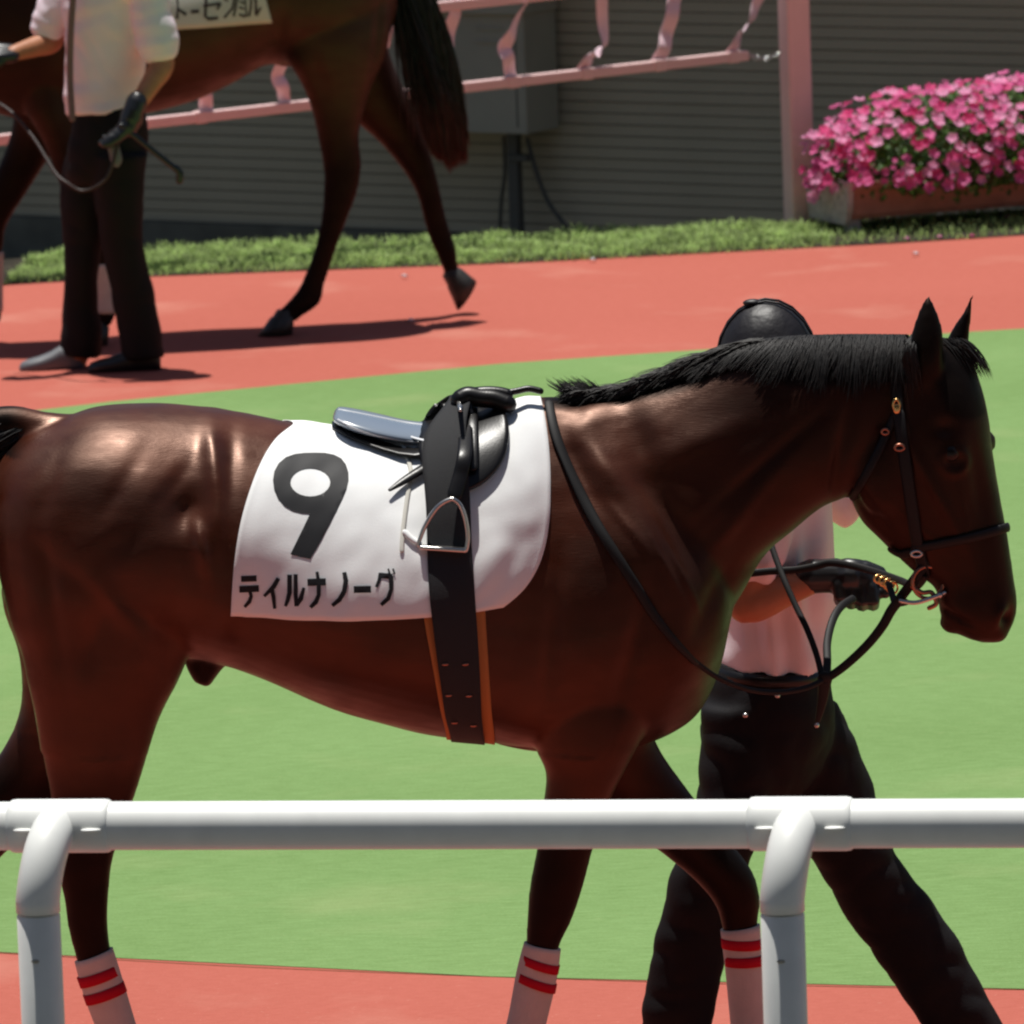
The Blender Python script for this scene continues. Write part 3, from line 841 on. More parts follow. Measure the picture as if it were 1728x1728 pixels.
# ------------------------------------------------------------------ the front horse
FH = Frame(0, 16.0, 0)
HEAD_C = FH.P(1560, 640); HEAD_YAW = math.radians(-9)
def head_warp(p):
    # the head is turned a little towards the viewer
    q = p - HEAD_C; X, Y = project(p); k = float(sstep(1440, 1560, X))
    a = HEAD_YAW * k
    return HEAD_C + V((q.x * math.cos(a) - q.y * math.sin(a), q.x * math.sin(a) + q.y * math.cos(a), q.z))
def build_horse():
    g = Geo()
    torso = [(-14, 830, -14, 900, .05), (-6, 790, -6, 960, .11), (12, 757, 12, 1010, .165), (50, 727, 50, 1060, .215, 0, -.05), (100, 708, 100, 1085, .25, 0, -.05),
             (160, 691, 160, 1095, .272, 0, 0), (230, 684, 230, 1100, .285, 0, .05), (300, 683, 300, 1105, .285, 0, .1), (380, 691, 380, 1118, .28, 0, .12),
             (450, 706, 450, 1142, .285, 0, .15), (520, 720, 520, 1172, .30, 0, .15), (600, 733, 600, 1202, .31, 0, .12), (680, 738, 680, 1225, .31, 0, .12),
             (760, 727, 760, 1240, .295, 0, .15), (830, 700, 830, 1250, .27, 0, .22), (890, 676, 890, 1262, .245, 0, .28), (950, 672, 950, 1268, .235, 0, .28),
             (1020, 690, 1020, 1268, .235, 0, .2), (1080, 712, 1080, 1256, .23, 0, .15), (1130, 750, 1130, 1238, .215, 0, .1), (1180, 800, 1180, 1198, .18, 0, 0),
             (1218, 870, 1218, 1120, .13), (1238, 950, 1238, 1040, .06)]
    g.add(loft(FH, torso, n=48))
    neck = [(900, 700, 1040, 1180, .19), (960, 678, 1170, 1150, .185), (1045, 664, 1238, 1030, .160), (1125, 636, 1288, 940, .135), (1205, 604, 1340, 892, .115),
            (1290, 580, 1385, 856, .10), (1370, 574, 1420, 842, .093), (1450, 573, 1465, 810, .085), (1530, 573, 1500, 760, .07)]
    neck = [(*s, 0, .1, 1.0) for s in neck]
    g.add(loft(FH, neck, n=40, warp=head_warp))
    head = [(1560, 568, 1470, 680, .055), (1600, 570, 1462, 730, .075), (1635, 600, 1445, 790, .090), (1655, 645, 1436, 838, .098, 0, -.1), (1668, 700, 1452, 878, .098, 0, -.15), (1676, 765, 1482, 908, .088, 0, -.15),
            (1689, 840, 1512, 938, .074, 0, -.05), (1701, 905, 1545, 968, .062), (1710, 965, 1578, 992, .054), (1717, 1015, 1584, 1025, .056), (1711, 1050, 1597, 1052, .050), (1692, 1074, 1622, 1070, .036), (1670, 1082, 1645, 1078, .02)]
    g.add(loft(FH, head, n=36, warp=head_warp))
    # lower lip / chin, cheek, brows
    for px, py, off, r, sz in ((1612, 1050, 0, .030, (1.1, 1, .8)), (1680, 1062, 0, .032, (.9, 1.2, .8)), (1500, 800, -.058, .075, (1, .45, 1.25)), (1500, 800, .058, .075, (1, .45, 1.25)),
                               (1614, 752, -.066, .038, (1.15, .55, .7)), (1632, 745, .072, .046, (1.1, .7, .8)), (1690, 1035, -.035, .026, (.9, .7, 1.1)), (1690, 1035, .035, .026, (.9, .7, 1.1))):
        v, f = ball(FH.P(px, py, off), r, 10, sz); g.add(([head_warp(q) for q in v], f))
    # ears
    near_ear = [(1590, 650, 1538, 650, .02, -.058), (1592, 620, 1536, 622, .026, -.066), (1593, 590, 1534, 592, .026, -.068), (1592, 560, 1538, 560, .022, -.066), (1584, 530, 1547, 532, .016, -.064), (1574, 508, 1558, 508, .010, -.062), (1568, 496, 1564, 496, .006, -.06)]
    g.add(loft(FH, near_ear, n=16))
    far_ear = [(1630, 600, 1590, 600, .022, .06), (1636, 575, 1596, 575, .02, .06), (1638, 550, 1608, 552, .016, .06), (1641, 525, 1624, 528, .011, .06), (1643, 505, 1634, 506, .007, .06), (1642, 492, 1640, 492, .004, .06)]
    g.add(loft(FH, far_ear, n=16))
    # legs
    nh = [(300, 800, 20, 800, .08, -.12), (335, 900, -8, 880, .105, -.14), (338, 1000, -6, 960, .11, -.15), (328, 1080, 14, 1040, .105, -.15), (305, 1140, 36, 1105, .092, -.15),
          (276, 1192, 50, 1165, .08, -.15), (258, 1245, 62, 1225, .07, -.15), (243, 1295, 74, 1285, .062, -.15), (227, 1345, 86, 1350, .053, -.15), (205, 1405, 92, 1420, .047, -.15),
          (190, 1455, 96, 1465, .044, -.15), (184, 1510, 107, 1515, .038, -.15), (182, 1560, 115, 1570, .031, -.15), (188, 1605, 130, 1624, .027, -.15), (205, 1660, 146, 1682, .026, -.15),
          (224, 1722, 167, 1740, .027, -.15), (240, 1775, 178, 1798, .033, -.15), (262, 1815, 200, 1845, .029, -.15), (285, 1850, 228, 1876, .032, -.15)]
    fh_ = [(250, 900, 20, 880, .09, .12), (260, 1050, 0, 1000, .10, .14), (235, 1150, 30, 1100, .085, .15), (190, 1240, 38, 1185, .07, .15), (120, 1330, 8, 1258, .06, .15),
           (45, 1405, -32, 1312, .052, .15), (-15, 1465, -90, 1372, .045, .15), (-55, 1530, -128, 1450, .038, .15), (-92, 1620, -148, 1560, .030, .15), (-122, 1700, -172, 1670, .027, .15),
           (-140, 1750, -192, 1722, .031, .15), (-150, 1790, -196, 1775, .027, .15), (-142, 1830, -200, 1815, .03, .15)]
    nf = [(1130, 1050, 900, 1080, .07, -.10), (1120, 1150, 890, 1170, .085, -.12), (1085, 1240, 902, 1258, .08, -.13), (1055, 1300, 920, 1302, .066, -.13), (1030, 1350, 917, 1350, .056, -.13), (1002, 1430, 906, 1430, .046, -.13),
          (986, 1490, 894, 1495, .044, -.13), (966, 1550, 889, 1552, .038, -.13), (943, 1600, 887, 1594, .029, -.13), (936, 1650, 876, 1640, .027, -.13), (918, 1728, 860, 1720, .028, -.13),
          (905, 1785, 838, 1782, .034, -.13), (905, 1830, 850, 1835, .029, -.13), (915, 1865, 855, 1872, .032, -.13)]
    ff_ = [(1130, 1080, 960, 1100, .07, .10), (1112, 1180, 960, 1220, .08, .12), (1106, 1250, 985, 1310, .068, .13), (1170, 1345, 1045, 1385, .055, .13), (1232, 1420, 1118, 1440, .047, .13),
           (1270, 1470, 1172, 1485, .044, .13), (1283, 1518, 1206, 1526, .038, .13), (1279, 1562, 1219, 1570, .03, .13), (1284, 1630, 1227, 1634, .027, .13), (1294, 1728, 1236, 1728, .028, .13),
           (1304, 1775, 1236, 1780, .034, .13), (1326, 1815, 1266, 1828, .029, .13), (1345, 1850, 1282, 1860, .032, .13)]
    for s in (nh, fh_, nf, ff_): g.add(loft(FH, s, n=24))
    # hooves come later; sheath
    g.add(loft(FH, [(410, 1090, 300, 1065, .05), (386, 1120, 302, 1100, .05), (368, 1142, 312, 1128, .042), (354, 1160, 326, 1150, .026)], n=16))
    # dock of the tail
    g.add(tube(smooth_path([FH.P(120, 730), FH.P(70, 722), FH.P(20, 712), FH.P(-30, 720)]), .038, n=12))
    me = remesh(*g.out(), .0075, 7, .55)
    co, no = mesh_np(me); X, Y, side = flat_px(FH, co)
    D = np.zeros(len(co)); latm = np.abs(no @ np.array(FH.n)) ** .5
    # muscles and hollows (photo coordinates on the side of the animal)
    for cx, cy, rx, ry, an, am in (
        (130, 760, 85, 45, -15, .012), (235, 770, 60, 60, 0, .010), (60, 860, 60, 90, 0, .010), (365, 760, 16, 55, -8, .017), (322, 825, 30, 38, 30, -.026), (300, 790, 14, 40, 40, -.008),
        (348, 893, 11, 42, -12, .015), (372, 850, 14, 60, -5, .008), (395, 760, 12, 60, 0, -.006), (205, 985, 50, 17, 52, .014), (150, 940, 40, 60, 0, .008), (170, 1040, 20, 60, 20, -.008), (215, 885, 60, 26, -35, -.007), (160, 700, 50, 20, 0, .005), (215, 790, 14, 60, 35, -.005), (95, 800, 16, 60, 20, -.005),
        (100, 1000, 14, 120, -8, -.007), (300, 1000, 24, 110, 5, -.010), (250, 1060, 40, 80, 15, .010), (385, 1010, 20, 80, 10, .008),
        (990, 705, 40, 22, -30, .010), (1020, 775, 22, 60, -35, .014), (975, 770, 16, 60, -28, -.012), (1085, 740, 24, 60, -28, -.012), (1130, 860, 22, 110, -30, -.016), (1080, 900, 40, 90, -28, .012),
        (1110, 915, 6, 60, -28, .006), (1060, 870, 7, 50, -40, .006), (1145, 940, 6, 60, -25, .006), (985, 1010, 60, 100, 0, .016), (930, 1050, 14, 120, 5, -.010), (1060, 1080, 16, 100, 15, -.010), (1150, 1080, 40, 70, 0, .010),
        (1200, 990, 18, 70, 30, -.010), (1180, 730, 100, 20, -22, .006), (1300, 760, 120, 12, -40, -.006), (1250, 850, 90, 14, -50, .006),
        (1420, 740, 12, 90, 10, -.010), (1572, 815, 95, 9, 62, .009), (1648, 810, 16, 80, -8, -.007), (1628, 880, 5, 70, -12, .004), (1545, 880, 60, 5, 40, .003), (1470, 850, 50, 8, 55, -.006), (1590, 712, 18, 14, 0, -.009), (1555, 640, 30, 20, 0, .004), (1698, 1038, 11, 16, 25, -.026), (1684, 1030, 8, 20, 20, .005), (1610, 1034, 5, 34, -62, -.009), (1600, 930, 26, 60, -20, -.006),
        (640, 1080, 120, 60, 15, .006), (430, 1000, 30, 90, 20, -.004)):
        D += am * gauss(X, Y, cx, cy, rx, ry, an)
    rr = np.hypot((X - 1606) / 1.15, Y - 768); D += .0045 * np.exp(-((rr - 19) / 6) ** 2) - .004 * np.exp(-(rr / 11) ** 2)
    D *= np.clip(latm, 0, 1)
    # faint ribs and skin ripples
    D += .0008 * np.sin((X + Y * .25) / 13.0) * gauss(X, Y, 560, 1000, 170, 140) * latm
    co = co + no * D[:, None]
    nz = np.array([noise.noise(V((x * 9, y * 9, z * 6))) for x, y, z in co[::1]])
    nq = np.array([noise.noise(V((x * 5 + z * 3, y * 5, z * 8 - x * 2))) for x, y, z in co])
    co = co + no * (nz * .0010 + nq * .0070 * (Y < 1250) * (X < 1400))[:, None]
    set_np(me, co)
    # colour points: black legs, muzzle, mane line, ears; neck and head shade painted in
    crest = [(925, 668), (1040, 660), (1130, 630), (1205, 598), (1290, 574), (1400, 566), (1530, 566), (1600, 566), (1640, 610), (1655, 650)]
    dk = np.zeros(len(co))
    cd = seg_dist(X, Y, crest)
    wid = np.interp(X, [900, 1250, 1330, 1600, 1660], [12, 35, 85, 80, 50])
    dk = np.maximum(dk, 1 - sstep(wid * .7, wid * 1.3, cd + 8 * nz))
    legl = np.interp(X, [-200, 300, 850, 1400], [1300, 1310, 1340, 1340])
    dk = np.maximum(dk, sstep(legl - 70, legl + 60, Y + 20 * nz) * (Y > 1200))
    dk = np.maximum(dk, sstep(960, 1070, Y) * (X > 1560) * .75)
    dk = np.maximum(dk, .72 * sstep(1330, 1480, X))  # shade on the head, painted into the coat colour
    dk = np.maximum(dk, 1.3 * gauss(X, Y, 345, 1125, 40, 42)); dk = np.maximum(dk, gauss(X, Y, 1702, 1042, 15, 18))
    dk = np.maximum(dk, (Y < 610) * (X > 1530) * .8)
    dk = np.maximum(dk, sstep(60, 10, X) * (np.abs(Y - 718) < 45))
    dk = np.maximum(dk, .66 * sstep(940, 1280, X + .25 * (Y - 800))); dk = np.maximum(dk, .3 * gauss(X, Y, 560, 1130, 400, 120))  # shade of neck and shoulder painted into the coat; belly darker too
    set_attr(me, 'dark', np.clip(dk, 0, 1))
    root = empty('racehorse', V((FH.P(600, 1200).x, 16, 0)), 'large bay racehorse facing right with white number nine cloth and bandaged legs', 'horse')
    body_world = Body(FH, me, 960)
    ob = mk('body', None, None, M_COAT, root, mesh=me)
    # hooves
    def hoof(x, off, tilt=0.0, y=None, zlift=0.0, fr=FH, dirn=1, s=1.0, parent=None):
        c = fr.P(x, y, off) if y else None
        gx = c; rings = []
        ax = V((math.sin(tilt), 0, -math.cos(tilt))); fw = V((math.cos(tilt), 0, math.sin(tilt)))
        fw = fr.u * fw.x * dirn + V((0, 0, fw.z)); ax = fr.u * ax.x * dirn + V((0, 0, ax.z))
        for t, rx, ry, sh in ((0, .036, .034, 0), (.1, .041, .038, .004), (.55, .049, .044, .018), (1, .058, .05, .032)):
            rings.append([gx + ax * (.075 * t * s) + fw * ((math.cos(q) * rx + sh) * s) + fr.n * (math.sin(q) * ry * s) for q in [2 * math.pi * k / 20 for k in range(20)]])
        zmin = min(p.z for r in rings for p in r); sh = V((0, 0, -zmin + .002 + zlift))
        mk('hoof', *rings_to_mesh([[p + sh * (.4 + .6 * i / 3) for p in r] for i, r in enumerate(rings)]), M_HOOF, parent)
    hoof(262, -.15, 0, 1868, parent=root); hoof(-172, .15, .6, 1828, .0, parent=root); hoof(892, -.13, .1, 1876, parent=root); hoof(1322, .13, -.1, 1856, parent=root)
    # bandages with two red stripes
    def bandage(st, stripes, off, low):
        st = [(*a, off) for a in st]
        b = mk('bandage', *loft(FH, st, n=24, inflate=.0045), M_BANDAGE, root)
        for s in stripes:
            mk('stripe', *loft(FH, [(*q, off) for q in s], n=24, sub=2, inflate=.0062, ends=True), M_STRIPE, b)
    def stripe(a, b, h):   # centre line a..b, thickness vector h
        return [(a[0] - h[0], a[1] - h[1], b[0] - h[0], b[1] - h[1], a[2]), (a[0] + h[0], a[1] + h[1], b[0] + h[0], b[1] + h[1], a[2])]
    bandage([(187, 1600, 129, 1622, .028), (205, 1658, 145, 1680, .028), (224, 1722, 167, 1740, .029), (240, 1772, 180, 1792, .034)],
            [stripe((196, 1636, .029), (137, 1657), (3, 8.5)), stripe((207, 1665, .029), (147, 1686), (3, 8.5))], -.15, 0)
    bandage([(943, 1601, 888, 1590, .030), (936, 1652, 875, 1640, .029), (918, 1728, 860, 1720, .030), (906, 1780, 842, 1778, .035)],
            [stripe((939, 1635, .030), (883, 1617), (-1.5, 7.5)), stripe((934, 1667, .030), (876, 1647), (-1.5, 7.5))], -.13, 0)
    bandage([(1279, 1560, 1219, 1569, .031), (1284, 1630, 1227, 1634, .029), (1294, 1728, 1236, 1728, .030), (1302, 1770, 1240, 1775, .035)],
            [stripe((1281, 1592, .030), (1222, 1591), (.8, 8.5)), stripe((1285, 1619, .030), (1227, 1621), (.8, 8.5))], .13, 0)
    bandage([(-90, 1612, -146, 1556, .031), (-108, 1660, -160, 1610, .029), (-124, 1706, -174, 1676, .03)], [stripe((-94, 1630, .030), (-149, 1575), (-2, 6)), stripe((-101, 1652, .030), (-155, 1600), (-2, 6))], .15, 0)
    # eyes
    for off in (-.093, .093):
        q = FH.P(1606, 768, off); h = body_world.bvh.find_nearest(q)
        mk('eye', *ball(h[0] - h[1] * .0165, .0225, 10), M_EYE, root)
    # mane
    rng = random.Random(21)
    cr = catmull([(x, y) for x, y in crest[:8]], 10)
    vv, ff = [], []
    def lock(path, w):
        """three sided tapered strand through 3-D points"""
        j0 = len(vv); n_ = len(path)
        for k, p in enumerate(path):
            t = (path[min(k + 1, n_ - 1)] - path[max(k - 1, 0)]).normalized(); a = t.cross(V((.2, -1, .1))).normalized(); b_ = t.cross(a)
            ww = w * (1 - (k / (n_ - 1)) ** 2) + .0003
            vv.extend([p + a * ww, p - a * ww * .5 + b_ * ww * .8, p - a * ww * .5 - b_ * ww * .8])
        for k in range(n_ - 1):
            q = j0 + 3 * k
            for m_ in range(3): ff.append((q + m_, q + (m_ + 1) % 3, q + 3 + (m_ + 1) % 3, q + 3 + m_))
    def crest_pt(x):
        k = int(np.clip(np.searchsorted(cr[:, 0], x), 1, len(cr) - 1)); return float(np.interp(x, cr[:, 0], cr[:, 1]))
    def on_neck(x, y, o):
        h = body_world.cast(x, y)
        if h[0] is None or abs(h[0].y - 16) > .4: return None
        return h[0] + h[1] * o
    for i in range(10500):
        x = rng.uniform(1215, 1592) if rng.random() < .86 else rng.uniform(1130, 1260)
        if x > 1548 or (x > 1525 and rng.random() < .5): continue
        y = crest_pt(x)
        clump = noise.noise(V((x / 26, 1, 0))); clump2 = noise.noise(V((x / 9, 5, 0)))
        L = (60 + 34 * clump + 18 * clump2) * rng.choice((1, 1, .9, .75, .6, 1.2)) * rng.uniform(.8, 1.12) * float(np.interp(x, [1130, 1300, 1360, 1560, 1592], [.5, .75, 1.05, 1.1, .8]))
        lean = float(np.interp(x, [1130, 1300, 1380, 1592], [-1.6, -1.0, -.30, -.05])) + .34 * clump + .22 * clump2 + rng.uniform(-.16, .16)
        base = FH.P(x, y + 3, rng.uniform(-.004, .014)) + V((0, 0, rng.uniform(.0, .006)))
        path = [base]; lift = rng.uniform(.003, .011); ok = True; o0 = None
        for k in range(1, 6):
            t = k / 5; px = x + lean * L * t; py = y + 6 + L * t * (1 - .12 * abs(lean))
            q = on_neck(px, py, lift * (1 + .5 * math.sin(t * 3)))
            if q is None: ok = k > 2; break
            path.append(q)
        if ok and len(path) > 2:
            wv = .0035 * clump2; path = [q + V((wv * math.sin(kk * 1.3 + x), 0, 0)) for kk, q in enumerate(path)]
            lock(path, rng.uniform(.0007, .0014))
    # hair along the lower crest, blown back over the withers
    for i in range(4200):
        x = rng.uniform(975, 1290); y = crest_pt(x); cl = noise.noise(V((x / 14, 9, 0)))
        L = rng.uniform(.04, .10) * float(np.interp(x, [960, 1050, 1290], [.5, .75, 1.3]))
        p = FH.P(x, y - 2 + rng.uniform(-3, 14), rng.uniform(-.035, .012))
        d = V((-1, rng.uniform(-.25, .12), -.28 * float(np.interp(x, [960, 1050, 1290], [-.5, .5, 1.3])) + .28 * cl + rng.uniform(-.07, .07))).normalized()
        sag = -.018 * rng.random()
        lock([p + d * L * t + V((0, 0, sag * t * t + .006 * math.sin(t * 3))) for t in (0, .25, .5, .75, 1)], rng.uniform(.0008, .0016))
    # tuft blown up over the withers and one loose lock lower on the neck
    for i in range(200):
        x = rng.uniform(968, 1030); y = crest_pt(x) + rng.uniform(-2, 4); p = FH.P(x, y, rng.uniform(-.03, .01)); L = rng.uniform(.03, .065)
        d = V((-1, rng.uniform(-.12, .1), rng.uniform(.02, .30)))
        lock([p + d * L * t + V((0, 0, .02 * t * t)) for t in (0, .3, .6, 1)], rng.uniform(.0011, .002))
    tag(mk('mane', vv, ff, M_HAIR, root), kind='stuff')
    roots = []
    for _ in range(260):   # forelock
        p = head_warp(FH.P(1605 + rng.uniform(-22, 26), 572 + rng.uniform(-3, 12), rng.uniform(-.03, .03)))
        roots.append((p, V((.8, rng.uniform(-.3, .2), -.55)), rng.uniform(.04, .085), rng.uniform(.0012, .0022), V((-.012, 0, -.03))))
    tag(mk('forelock', *hair(rng, roots), M_HAIR, root), kind='stuff')
    roots = []
    for _ in range(900):   # tail
        t = rng.random(); x = 98 - 120 * t; y = 718 + rng.uniform(-14, 20) * (.3 + t)
        p = FH.P(x, y, rng.uniform(-.03, .03))
        roots.append((p, V((-.8, rng.uniform(-.2, .2), .1 + rng.uniform(-.2, .12) - .5 * t)), rng.uniform(.15, .75), rng.uniform(.002, .004), V((-.02, 0, -rng.uniform(.2, .6)))))
    tag(mk('tail', *hair(rng, roots, 7), M_HAIR, root), kind='stuff')
    return root, ob, body_world
HORSE, HBODY, HB = build_horse()

# ------------------------------------------------------------------ number cloth
def number_cloth():
    left = tab([(1040, 389), (1000, 391), (960, 394), (920, 399), (880, 406), (840, 417), (800, 431), (765, 448), (740, 466), (727, 484), (718, 496), (710, 502), (690, 505)])
    right = tab([(1032, 836), (1018, 860), (1000, 880), (980, 896), (950, 912), (915, 922), (870, 928), (800, 929), (760, 927), (720, 922), (690, 917), (672, 912), (655, 905)])
    pl = phi_at(HB, left, 1038, -60, 60); pr = phi_at(HB, right, 1025, -60, 60)
    rng = random.Random(2)
    nu, nv = 70, 96
    def off(i, j):
        x = i / (nu - 1); y = j / (nv - 1)
        yn = min(y, 1 - y) * 2
        o = .008 + .003 * noise.noise(V((x * 5, y * 9, 0))) + .0015 * noise.noise(V((x * 16, y * 22, 4)))
        # drapes hang off the body near the lower edge and crease by the girth
        o += .010 * math.exp(-((x - .84) / .05) ** 2 - ((yn - .22) / .14) ** 2)
        
        a = (x - .52) * .8 + (yn - .32) * .6; o += .006 * math.exp(-(a / .05) ** 2) * math.exp(-((x - .6) / .12) ** 2)
        a = (x - .62) * .9 + (yn - .55) * .35; o += .006 * math.exp(-(a / .03) ** 2) * math.exp(-((yn - .45) / .22) ** 2)
        e_ = min(1, min(x, 1 - x) / .07); return o * (.30 + .70 * e_ * e_ * (3 - 2 * e_))
    v, f = wrap_sheet(HB, left, right, pl, pr, nu, nv, off, .0025, it=5)
    root = empty('number_cloth', HORSE.location + V((0, 0, 1.0)), 'white saddle cloth with black number 9 worn under the racing saddle', 'saddle cloth')
    me_o = mk('cloth', v, f, M_CLOTH, root)
    bvh = BVHTree.FromPolygons(v, f)
    def c(x, y): return (380 + x / 2.618, 620 + y / 2.618)
    outer = [c(*p) for p in ((400, 378), (440, 379), (480, 387), (512, 403), (533, 430), (544, 465), (545, 500), (536, 540), (518, 582), (492, 636), (462, 695), (430, 755), (402, 805), (376, 847), (332, 838), (288, 826), (308, 785), (330, 740), (352, 695), (374, 648), (340, 646), (300, 636), (262, 614), (234, 582), (216, 540), (211, 500), (217, 460), (236, 425), (268, 398), (308, 384), (350, 379))]
    hole = [c(376 + 88 * math.cos(q), 509 + 62 * math.sin(q)) for q in [2 * math.pi * k / 24 for k in range(24)]]
    mk('number', *decal(bvh, [outer, hole], .0012), M_PRINT, root)
    S = [([(407, 977), (433, 976)], 10), ([(404, 994.5), (437, 993)], 11), ([(422, 998), (424, 1006), (421, 1015), (413, 1024)], [6, 6, 7, 5]),
         ([(470, 976), (462, 990), (446, 1006)], [7, 8, 5]), ([(459, 992), (462, 1008), (464, 1027)], [7, 7, 5]),
         ([(489, 970), (489, 1000), (486, 1012), (482, 1023)], [8, 8, 7, 5]), ([(499, 969), (499, 1000), (500, 1023)], [7, 7, 6]), ([(500, 1021), (508, 1010), (513, 992)], [8, 8, 5]),
         ([(519, 983), (550, 982)], 12), ([(535, 965), (538, 985), (538, 1004), (533, 1016), (524, 1025)], [5, 7, 7, 8, 6]),
         ([(581, 966), (584, 980), (581, 998), (573, 1012), (561, 1022)], [7, 8, 8, 8, 6]), ([(597, 995), (626, 994.5)], 11.5),
         ([(642, 967), (640, 979), (635, 991)], [6, 6, 5]), ([(641, 971), (662, 973)], 9), ([(660, 972), (660, 995), (655, 1010), (643, 1021)], [8, 7, 8, 6]),
         ([(655, 960), (658, 969)], 3), ([(663, 960), (666, 969)], 3)]
    g = Geo()
    for k, (p, w) in enumerate(S): g.add(decal(bvh, [stroke_poly(p, w)], .0012 + .0002 * (k % 6), 7))
    mk('lettering', *g.out(), M_PRINT, root)
    return bvh
CL_BVH = number_cloth()

# ------------------------------------------------------------------ saddle
def saddle():
    root = empty('racing_saddle', HORSE.location + V((0, 0, 1.4)), 'small black racing saddle with blue grey seat strapped over the number cloth', 'saddle')
    # seat: thin shell with raised cantle
    top = [(566, 694, 562, 704, .05), (574, 690, 568, 710, .085), (600, 694, 596, 722, .105), (640, 703, 636, 733, .115), (680, 712, 676, 741, .11), (715, 715, 712, 750, .10), (760, 712, 752, 760, .09), (800, 700, 798, 760, .08), (840, 690, 842, 740, .06)]
    seat = mk('seat', *loft(FH, [(*s, 0, .15, .8) for s in top], n=32), M_SEAT, root)
    for k, ys in enumerate(([(572, 691), (600, 696), (640, 704), (680, 712), (716, 717)], [(570, 708), (600, 724), (640, 736), (680, 744), (712, 747)])):
        pts = [FH.P(x, y, -.1 if k == 0 else -.085) for x, y in ys]
        b = BVHTree.FromPolygons([q + wloc(seat) for q in [v.co for v in seat.data.vertices]], [tuple(p.vertices) for p in seat.data.polygons])
        mk('piping', *strap_on(b, ys, .0026, .001, 1.0, n=6), M_PIPING, seat)
    # padded panel under the seat
    mk('panel', *loft(FH, [(560, 712, 562, 722, .04, 0, 0, 1), (600, 722, 600, 738, .1, 0, 0, 1), (700, 740, 700, 765, .15, 0, 0, 1), (790, 704, 790, 760, .12, 0, 0, 1), (835, 692, 835, 725, .06, 0, 0, 1)], n=32), M_LEATHER, root)
    # flaps
    def on_side(px, py):
        up = 0
        while True:
            p, n = HB.cast(px, py + up)
            if p is not None and abs(p.y - 15.8) < .35: return p + V((0, 0, up / 808)), n
            up += 1
            if up > 200: return FH.P(px, py, -.2), V((0, -1, 0))
    fL = tab([(690, 750), (716, 724), (742, 712), (770, 706), (800, 712), (822, 724), (834, 744), (840, 764)])
    fR = tab([(690, 850), (706, 858), (722, 862), (745, 862), (775, 854), (798, 841), (818, 822), (832, 802), (840, 780)])
    P, N = [], []
    for a in range(30):
        y = 703 + 137 * a / 29; rp, rn = [], []
        for b_ in range(22):
            p, n = on_side(fL(y) + (fR(y) - fL(y)) * b_ / 21, y); rp.append(p); rn.append(n)
        P.append(rp); N.append(rn)
    P, N = smooth_grid(P, N, 4)
    fv, ff_ = solid_grid(P, N, 22, 30, lambda u_, v_: .017 + .006 * math.sin(math.pi * u_ / 21) ** .5 * math.sin(math.pi * min(1, (29 - v_) / 29 + .25) * .8), .010)
    mk('flap', fv, ff_, M_LEATHER, root)
    FB = BVHTree.FromPolygons(fv, ff_)
    for yy in (742, 750):
        mk('stitching', *strap_on(FB, [(812, yy), (835, yy - 2), (856, yy - 1)], .0016, .001, .6), M_PIPING, root)
    # far flap, mirrored to the other side
    me = bpy.data.objects.get('flap').data
    vv = [V((v.co.x, 0, v.co.z)) + V((0, 2 * (FH.o.y - wloc(root).y) - v.co.y, 0)) + wloc(root) for v in me.vertices]
    mk('flap', vv, [tuple(reversed(p.vertices)) for p in me.polygons], M_LEATHER, root)
    # pommel with rolled straps
    g = Geo()
    for pts, r in (([(776, 674), (790, 668), (812, 672), (835, 674), (856, 682)], .020), ([(796, 664), (822, 662), (842, 663), (856, 666)], .013), ([(784, 664), (790, 678), (794, 700)], .010), ([(850, 664), (872, 660), (892, 656), (912, 660)], .007)):
        for off in (-.055, .03):
            g.add(tube(smooth_path([FH.P(x, y, off + .25 * (y - 665) / 400 * (-1 if off < 0 else 1)) for x, y in pts]), r, n=10))
    mk('pommel', *g.out(), M_LEATHER, root)
    # surcingle over the saddle and round the barrel
    L = tab([(1260, 772), (1245, 765), (1200, 752), (1120, 737), (1040, 727), (1000, 722), (930, 719), (870, 717), (810, 712), (785, 714), (768, 722), (755, 734), (745, 748), (736, 762), (728, 772), (715, 780)])
    R_ = tab([(1260, 822), (1245, 819), (1200, 812), (1120, 805), (1040, 799), (1000, 796), (930, 792), (870, 790), (830, 790), (790, 790), (760, 792), (740, 800), (730, 808), (715, 816)])
    nu, nv = 8, 150
    def off(i, j):
        ph = -84 + 348 * j / (nv - 1)
        up = math.exp(-((ph - 90) / 62) ** 4)
        low = math.exp(-((ph + 84) / 26) ** 2) + math.exp(-((ph - 264) / 26) ** 2)
        return .0135 - .0095 * low + .034 * up + .02 * math.exp(-((ph - 90) / 30) ** 2)
    v, f = wrap_sheet(HB, L, R_, -84, -84, nu, nv, off, .004, end=264, it=4)
    sur = mk('surcingle', v, f, M_STRAP, root)
    sb = BVHTree.FromPolygons(v, f)
    for (l0, r0) in ((tab([(1260, 768), (1245, 757), (1200, 744), (1120, 729), (1035, 713)]), tab([(1260, 786), (1245, 778), (1200, 764), (1120, 748), (1035, 735)])),
                     (tab([(1260, 816), (1245, 812), (1200, 806), (1120, 802), (1030, 793)]), tab([(1260, 842), (1245, 836), (1200, 829), (1120, 823), (1030, 817)]))):
        v, f = wrap_sheet(HB, l0, r0, -86, -86, 4, 120, .002, .003, end=266, it=4)
        mk('girth_edge', v, f, M_ELASTIC, root)
